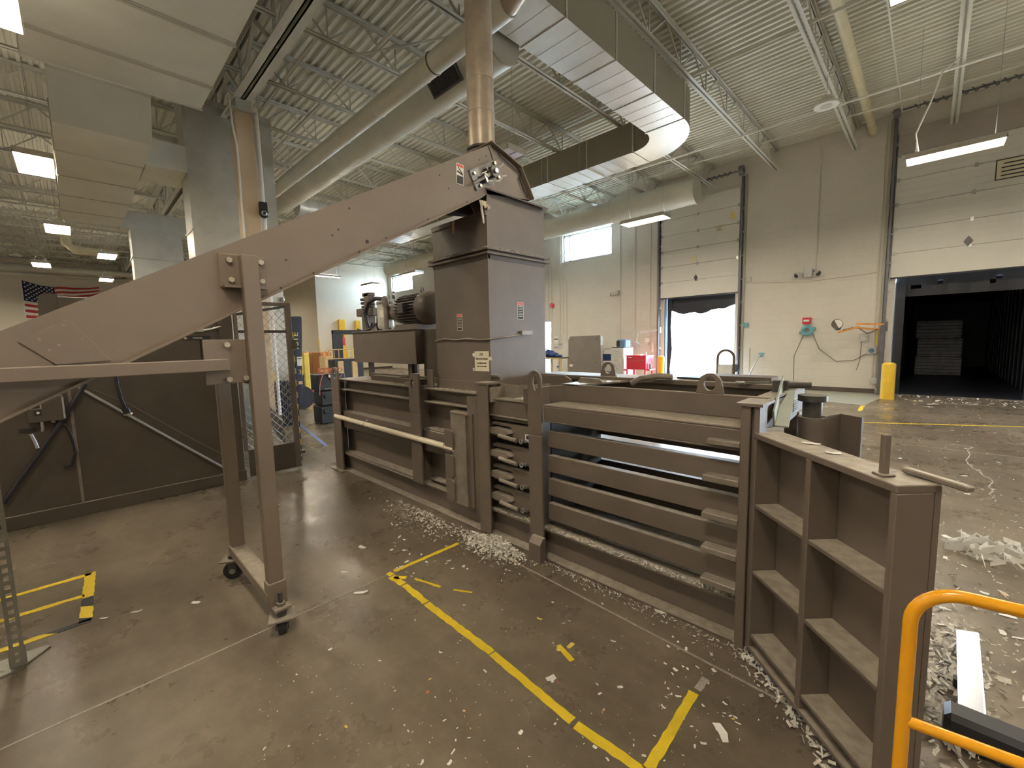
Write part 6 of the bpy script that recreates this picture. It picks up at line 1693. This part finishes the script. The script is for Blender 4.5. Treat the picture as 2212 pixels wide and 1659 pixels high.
# ------------------------------------------------------------------ yellow push handle and pallet fork in the foreground
def atd(px, py, dep):
    d = rt * ((px - CXP) / FPX) - up * ((py - CYP) / FPX) + fw
    return EYE + d * dep
def zon(px, py, p):
    d = rt * ((px - CXP) / FPX) - up * ((py - CYP) / FPX) + fw
    k = (d.x * p.x + d.y * p.y) / (d.x ** 2 + d.y ** 2)
    return EYE.z + d.z * k
pl = atd(1956, 1480, 1.08)
ztp, zcr = zon(1985, 1268, pl), zon(1990, 1572, pl)
rr_ = .0148
tr = at(2212, 1279, z=ztp); cr = at(2212, 1652, z=zcr)
dv = Vector((cr.x - pl.x, cr.y - pl.y, 0)).normalized()
CT = thing('push_cart', (pl.x + .2, pl.y, 0), 'orange-yellow tubular push handle of a cart at the right edge', 'cart')
rb_ = .095
path = [(pl.x, pl.y, .16), (pl.x, pl.y, ztp - rb_)]
for k in range(1, 9):
    a_ = R(90 * k / 8); path.append((pl.x + dv.x * rb_ * (1 - math.cos(a_)), pl.y + dv.y * rb_ * (1 - math.cos(a_)), ztp - rb_ + rb_ * math.sin(a_)))
WID = .56
path.append((pl.x + dv.x * (WID - rb_), pl.y + dv.y * (WID - rb_), ztp))
for k in range(1, 9):
    a_ = R(90 * k / 8); path.append((pl.x + dv.x * (WID - rb_ + rb_ * math.sin(a_)), pl.y + dv.y * (WID - rb_ + rb_ * math.sin(a_)), ztp - rb_ + rb_ * math.cos(a_)))
path.append((pl.x + dv.x * WID, pl.y + dv.y * WID, .16))
MB().tube(path, rr_, 18).build('handle_tube', 'orange', CT)
MB().tube([(pl.x, pl.y, zcr), (pl.x + dv.x * WID, pl.y + dv.y * WID, zcr)], rr_ * .92, 16).build('cross_bar', 'orange', CT)
nv_ = Vector((-dv.y, dv.x, 0)); nv_ = nv_ if nv_.x > 0 else -nv_
cc_ = Vector((pl.x, pl.y, 0)) + dv * WID / 2
MB().obox(cc_ - Vector((dv.y, -dv.x, 0)) * 0 + Vector((-fw.x, -fw.y, 0)).normalized() * .42 + Vector((0, 0, .16)), dv, nv_, (0, 0, 1), WID, .80, .03).build('deck', 'steeldk', CT, .005)
for s in (-1, 1):
    for q in (.1, .74):
        w0 = cc_ + dv * s * (WID / 2 - .06) + Vector((-fw.x, -fw.y, 0)).normalized() * q
        MB().cyl((w0.x - dv.x * .02, w0.y - dv.y * .02, .07), (w0.x + dv.x * .02, w0.y + dv.y * .02, .07), .07, 16).build('wheel', 'rubber', CT)
t = thing('fork_blade', (.21, 2.8, 0), 'shiny pale fork blade with a black heel on the floor behind the yellow handle', 'fork')
MB().hexa([(.165, 2.42, .05), (.245, 2.42, .05), (.262, 3.16, .07), (.180, 3.12, .07), (.165, 2.42, .085), (.245, 2.42, .085), (.262, 3.16, .085), (.180, 3.12, .085)]).build('blade', 'silver', t, .006)
MB().box(.12, .62, 2.30, 2.42, .0, .13).build('heel', 'black', t, .02)
MB().box(.16, .25, 2.7, 2.74, 0, .05).build('roller_block', 'black', t)

# ------------------------------------------------------------------ floor tape
def rag_strip(pts, wd, jag=.006, step=.03, z=.0022):
    """painted or taped strip with a chipped edge"""
    m = MB(); L, Rr = [], []
    for i in range(len(pts) - 1):
        p, q = Vector((*pts[i], 0)), Vector((*pts[i + 1], 0))
        d = (q - p); n = max(2, int(d.length / step)); s = Vector((-d.y, d.x, 0)).normalized()
        for k in range(n + (i == len(pts) - 2)):
            c = p + d * (k / n)
            L.append(c + s * (wd / 2 + random.uniform(-jag, jag * .3))); Rr.append(c - s * (wd / 2 + random.uniform(-jag, jag * .3)))
    n = len(L); vs = []
    for i in range(n): vs += [(L[i].x, L[i].y, z), (Rr[i].x, Rr[i].y, z), (L[i].x, L[i].y, 0.0002), (Rr[i].x, Rr[i].y, 0.0002)]
    fs = []
    for i in range(n - 1):
        a, b_ = 4 * i, 4 * i + 4
        fs += [(a, a + 1, b_ + 1, b_), (a, b_, b_ + 2, a + 2), (a + 1, a + 3, b_ + 3, b_ + 1)]
    fs += [(0, 2, 3, 1), (4 * n - 4, 4 * n - 3, 4 * n - 1, 4 * n - 2)]
    return m.add(vs, fs)
G = lambda px, py: (at(px, py, z=0).x, at(px, py, z=0).y)
t = thing('floor_tape', (-2, 1.5, 0), 'worn yellow floor tape marking a corner in front of the baler', 'floor tape')
rag_strip([G(838, 1243), G(848, 1238)], .055, .006).build('tape_piece', 'tape', t)
rag_strip([G(852, 1234), G(990, 1174)], .040, .005).build('tape_piece', 'tape', t)
rag_strip([G(846, 1246), G(872, 1262)], .055, .008).build('tape_piece', 'tape', t)
rag_strip([G(850, 1248), G(878, 1248)], .035, .008).build('tape_piece', 'tape', t)
rag_strip([G(874, 1264), G(920, 1302)], .050, .006).build('tape_piece', 'tape', t)
rag_strip([G(922, 1304), G(1062, 1410)], .048, .005).build('tape_piece', 'tape', t)
rag_strip([G(1064, 1412), G(1236, 1558)], .046, .004).build('tape_piece', 'tape', t)
rag_strip([G(1244, 1566), G(1392, 1668)], .046, .004).build('tape_piece', 'tape', t)
rag_strip([G(1398, 1664), G(1450, 1580), G(1498, 1496)], .044, .004).build('tape_piece', 'tape', t)
rag_strip([G(1506, 1490), G(1524, 1466)], .040, .006).build('tape_residue', 'filler', t)
for (a, b_, wd) in (((896, 1250), (952, 1268), .022), ((980, 1274), (1020, 1280), .018), ((1206, 1394), (1236, 1428), .034)):
    rag_strip([G(*a), G(*b_)], wd, .004).build('tape_scrap', 'tape', t)
t = thing('parking_mark', (-4, -.3, 0), 'yellow taped rectangle on the floor at the left edge', 'floor tape')
rag_strip([(-4.36, -.80), (-4.36, -.06)], .05, .005).build('tape_piece', 'tape', t)
rag_strip([(-4.02, -.80), (-4.00, -.10)], .05, .008).build('tape_piece', 'tape', t)
rag_strip([(-4.38, -.065), (-3.95, -.085)], .062, .006).build('tape_piece', 'tape', t)
rag_strip([(-3.95, -.085), (-3.60, -.10)], .062, .004).build('hazard_piece', 'hazardf', t)
rag_strip([(-3.60, -.80), (-3.60, -.075)], .05, .004).build('hazard_piece', 'hazardf', t)
a, b_ = G(1840, 912), G(2212, 922)
tag(rag_strip([(-1.6, 9.75), a, b_, (3.2, 11.9)], .05, .006).build('floor_line', 'tape'), 'long thin yellow line painted across the floor toward the trailer door', 'floor line')
tag(rag_strip([(-1.05, 13.6), (-1.0, 11.5)], .08, .01).build('floor_line', 'tape'), 'faded yellow line beside the bollard', 'floor line')
tag(rag_strip([(-9.6, 3.2), (-7.0, 2.75)], .05, .006).build('floor_line', 'bluetape'), 'pale blue line on the floor under the toolboxes', 'floor line')
# cracks
def crack(pts, lab):
    path = []
    for i in range(len(pts) - 1):
        p, q = Vector((*G(*pts[i]), 0)), Vector((*G(*pts[i + 1]), 0))
        for k in range(6): path.append(((p + (q - p) * k / 6).x + random.uniform(-.03, .03), (p + (q - p) * k / 6).y + random.uniform(-.03, .03)))
    rag_strip(path, .016, .006, .05, .0012).build('crack', 'filler', fl)
crack([(2060, 960), (2100, 965), (2085, 1000), (2140, 1035), (2145, 1075), (2110, 1080)], '')

# ------------------------------------------------------------------ paper litter
def scrap_mesh(k):
    rnd = random.Random(100 + k)
    n = rnd.choice((2, 3, 4)); ln = 1.0
    wd = rnd.uniform(.18, .7)
    vs, fs = [], []
    bend = rnd.uniform(-.5, .5)
    for i in range(n + 1):
        x = ln * (i / n - .5); ww = wd * (rnd.uniform(.55, 1) if i in (0, n) else rnd.uniform(.8, 1.1)) / 2
        off = bend * (x * x - .1); z = .02 + rnd.uniform(0, .22) * (1 if i in (0, n) else .25)
        vs += [(x, off - ww, z), (x, off + ww, z + rnd.uniform(-.01, .05))]
    for i in range(n): fs.append((2 * i, 2 * i + 1, 2 * i + 3, 2 * i + 2))
    me = bpy.data.meshes.new('paper_scrap')
    me.from_pydata(vs, [], fs); me.update()
    return me
SM = {}
def scrap(x, y, size, ang, mt, label, group, z=0.001):
    k = random.randrange(10)
    if (k, mt) not in SM:
        SM[(k, mt)] = scrap_mesh(k); SM[(k, mt)].materials.append(MT[mt])
    o = bpy.data.objects.new('paper_scrap', SM[(k, mt)]); COL.objects.link(o)
    o.location = (x, y, z); o.rotation_euler = (0, 0, ang); o.scale = (size, size, size * .6)
    tag(o, label, 'paper scrap', group)
    return o
def pick(): return random.choices(('paper', 'papery', 'paperr', 'papero'), (90, 4, 2, 4))[0]
ZONES = [
    ('small scrap of paper on the floor around the yellow tape corner', 'paper scraps around the tape corner', 55, (870, 1230, 1560, 1659), (.008, .026)),
    ('small scrap of paper on the open floor left of the tape', 'paper scraps on the open floor', 26, (560, 1100, 1120, 1659), (.007, .022)),
    ('small scrap of paper on the floor near the paper heap', 'paper scraps near the heap', 55, (840, 1060, 1240, 1240), (.010, .032)),
    ('small scrap of paper on the floor right of the open gate', 'paper scraps right of the gate', 75, (1850, 870, 2212, 1400), (.02, .07)),
    ('small scrap of paper on the floor in front of the gate', 'paper scraps before the gate', 40, (1420, 1330, 1800, 1659), (.009, .030)),
    ('small scrap of paper near the trailer threshold', 'paper scraps near the trailer', 22, (1900, 850, 2212, 880), (.05, .14)),
]
for (lab, grp, n, (x0, y0, x1, y1), (s0, s1)) in ZONES:
    k = 0
    while k < n:
        px, py = random.uniform(x0, x1), random.uniform(y0, y1)
        p = at(px, py, z=0)
        if 2.28 < p.y < 3.4 and -5.7 < p.x < -.5: continue
        if p.y > 14.3 or (p.x > -.75 and p.x < .2 and 1.55 < p.y < 2.5 and px > 1600): continue
        if grp.startswith('paper scraps around') and p.y > 2.25: continue
        scrap(p.x, p.y, random.uniform(s0, s1) * random.uniform(.7, 1.25), random.uniform(0, 6.3), pick(), lab, grp); k += 1
for (px, py, sz, an, mt_, lab) in ((780, 1281, .09, .9, 'paper', 'curled white paper strip near the caster leg, beside the floor joint'), (782, 1183, .07, .3, 'paper', 'long curled paper strip on the open floor above the tape corner'), (742, 1236, .05, .6, 'paper', 'white paper sliver left of the tape corner'), (1432, 1322, .09, .7, 'paper', 'large white paper strip against the baler sill'), (1207, 1402, .04, 2, 'papery', 'leaf-shaped yellow paper inside the tape corner'), (1232, 1396, .05, 1.6, 'papery', 'thin yellow paper sliver inside the tape corner'), (1165, 1337, .035, .2, 'papery', 'folded yellow paper inside the tape corner'), (1190, 1466, .05, 1.2, 'paper', 'square white paper inside the tape corner'), (1800, 979, .05, .3, 'paper', 'crumpled white paper on top of the open gate'), (1752, 958, .07, .1, 'paper', 'torn white paper hanging behind the open gate'), (295, 1322, .06, 1.1, 'paper', 'white paper sliver right of the taped rectangle'), (225, 1336, .05, .9, 'paper', 'white paper scrap at the corner of the taped rectangle'), (424, 1302, .05, .8, 'paper', 'curled paper between the taped rectangle and the caster leg'), (1560, 1585, .09, 2.3, 'paper', 'long white paper sliver below the gate')):
    if py < 980 and px > 1700: p = at(px, py, z=1.175); z = 1.174
    else: p = at(px, py, z=0); z = .001
    scrap(p.x, p.y, sz, an, mt_, lab, None, z)
# shredded heap and dust drifts: nobody could count these
def litter(name, label, n, fn, smin, smax, mts=('shred',), asp=(.12, .45)):
    m = MB()
    for i in range(n):
        x, y, z = fn()
        a = random.uniform(0, 6.28); l = random.uniform(smin, smax); w2 = l * random.uniform(*asp)
        dx, dy = math.cos(a) * l / 2, math.sin(a) * l / 2; ex, ey = -math.sin(a) * w2 / 2, math.cos(a) * w2 / 2
        t1, t2 = random.uniform(-.3, .3) * l, random.uniform(-.2, .2) * l
        lo = min(-t1, t1 * 0, t1) if z < .01 else 0
        z = z + max(0, -min(-t1 - t2, t1 + t2, -t1 + t2, t1 - t2)) if z < .012 else z
        m.quad((x - dx - ex, y - dy - ey, z - t1 - t2 + .0012), (x + dx - ex, y + dy - ey, z + t1 - t2 + .0012), (x + dx + ex, y + dy + ey, z + t1 + t2 + .0012), (x - dx + ex, y - dy + ey, z - t1 + t2 + .0012))
    o = m.build(name, mts[0]); tag(o, label, 'shredded paper', kind='stuff'); return o
def gauss_patch(cx, cy, sx, sy, h, ymax=None):
    def f():
        while True:
            gx, gy = random.gauss(0, 1), random.gauss(0, 1); x, y = cx + gx * sx, cy + gy * sy
            if ymax is not None and y > ymax: continue
            return x, y, .001 + max(0, h * math.exp(-(gx * gx + gy * gy) * .6)) * random.uniform(.2, 1)
    return f
hx_, hy_ = G(1085, 1172)
litter('shredded_heap', 'heap of white shredded paper against the foot of the baler posts', 2400, gauss_patch(hx_, hy_, .15, .10, .07, 2.285), .008, .032)
litter('shredded_drift', 'drift of paper shreds along the floor left of the chamber posts', 900, gauss_patch(*G(940, 1110), .34, .16, .006, 2.26), .006, .026)
def along(x0, x1, y, sy, ymax, h=.004):
    def f():
        while True:
            yy = y - abs(random.gauss(0, sy))
            if yy < ymax: return random.uniform(x0, x1), yy, .001 + random.uniform(0, h)
    return f
litter('shredded_fringe', 'fringe of paper dust along the foot of the slatted chamber', 520, along(-2.05, -.55, 2.32, .035, 2.33), .004, .018)
litter('gate_litter', 'shredded litter packed under the open gate', 330, lambda: (lambda u_, v_: (g0.x + gd.x * u_ + gn.x * v_, g0.y + gd.y * u_ + gn.y * v_, .001 + random.uniform(0, .02)))(random.uniform(-.08, .85), random.gauss(.0, .03)), .008, .035)
litter('strip_pile', 'pile of long paper strips on the floor right of the gate', 130, gauss_patch(*G(2140, 1195), .10, .14, .006), .04, .13, ('paper',), (.05, .11))
litter('fork_litter', 'shreds of paper around the fork blade behind the gate', 600, gauss_patch(*G(2035, 1480), .09, .45, .012), .01, .05)
litter('right_litter', 'fine paper litter spread over the floor right of the gate', 900, lambda: (lambda p: (p.x, p.y, .001))(at(random.uniform(1880, 2212), random.uniform(880, 1500), z=0)), .006, .022)
litter('threshold_litter', 'paper litter along the threshold of the trailer', 130, lambda: (random.uniform(-.6, 1.7), random.uniform(13.6, 14.9), .001), .02, .06, ('paper',))
litter('speckle_litter', 'tiny white paper flecks over the near floor', 600, lambda: (lambda p: (p.x, min(p.y, 2.25) if p.x > -5.7 else p.y, .001))(at(random.uniform(560, 1700), random.uniform(1100, 1659) ** 1, z=0)), .003, .009, ('paper',))
litter('ledge_litter', 'paper shreds lying on the sill of the chamber', 900, lambda: (random.uniform(-2.58, -.68), random.uniform(2.352, 2.395), .2345 + random.uniform(0, .012)), .006, .022)
litter('bay_litter', 'paper shreds lying on the roof ledge between the chamber posts', 260, lambda: (random.uniform(-2.35, -2.14), random.uniform(2.40, 2.5), 1.179 + random.uniform(0, .015)), .008, .022)
litter('flange_litter', 'paper dust on the flange of the hopper', 500, lambda: random.choice(((random.uniform(-3.48, -2.66), random.uniform(2.447, 2.48), 2.4245 + random.uniform(0, .006)), (random.uniform(-2.688, -2.652), random.uniform(2.45, 3.24), 2.4245 + random.uniform(0, .006)))), .006, .018)
litter('mid_bay_litter', 'paper dust on the ledges of the ram body', 500, lambda: random.choice(((random.uniform(-3.55, -3.15), random.uniform(2.40, 2.48), .8015), (random.uniform(-3.5, -3.15), random.uniform(2.40, 2.48), .284), (random.uniform(-3.5, -2.75), random.uniform(2.39, 2.47), 1.2065))), .006, .018)
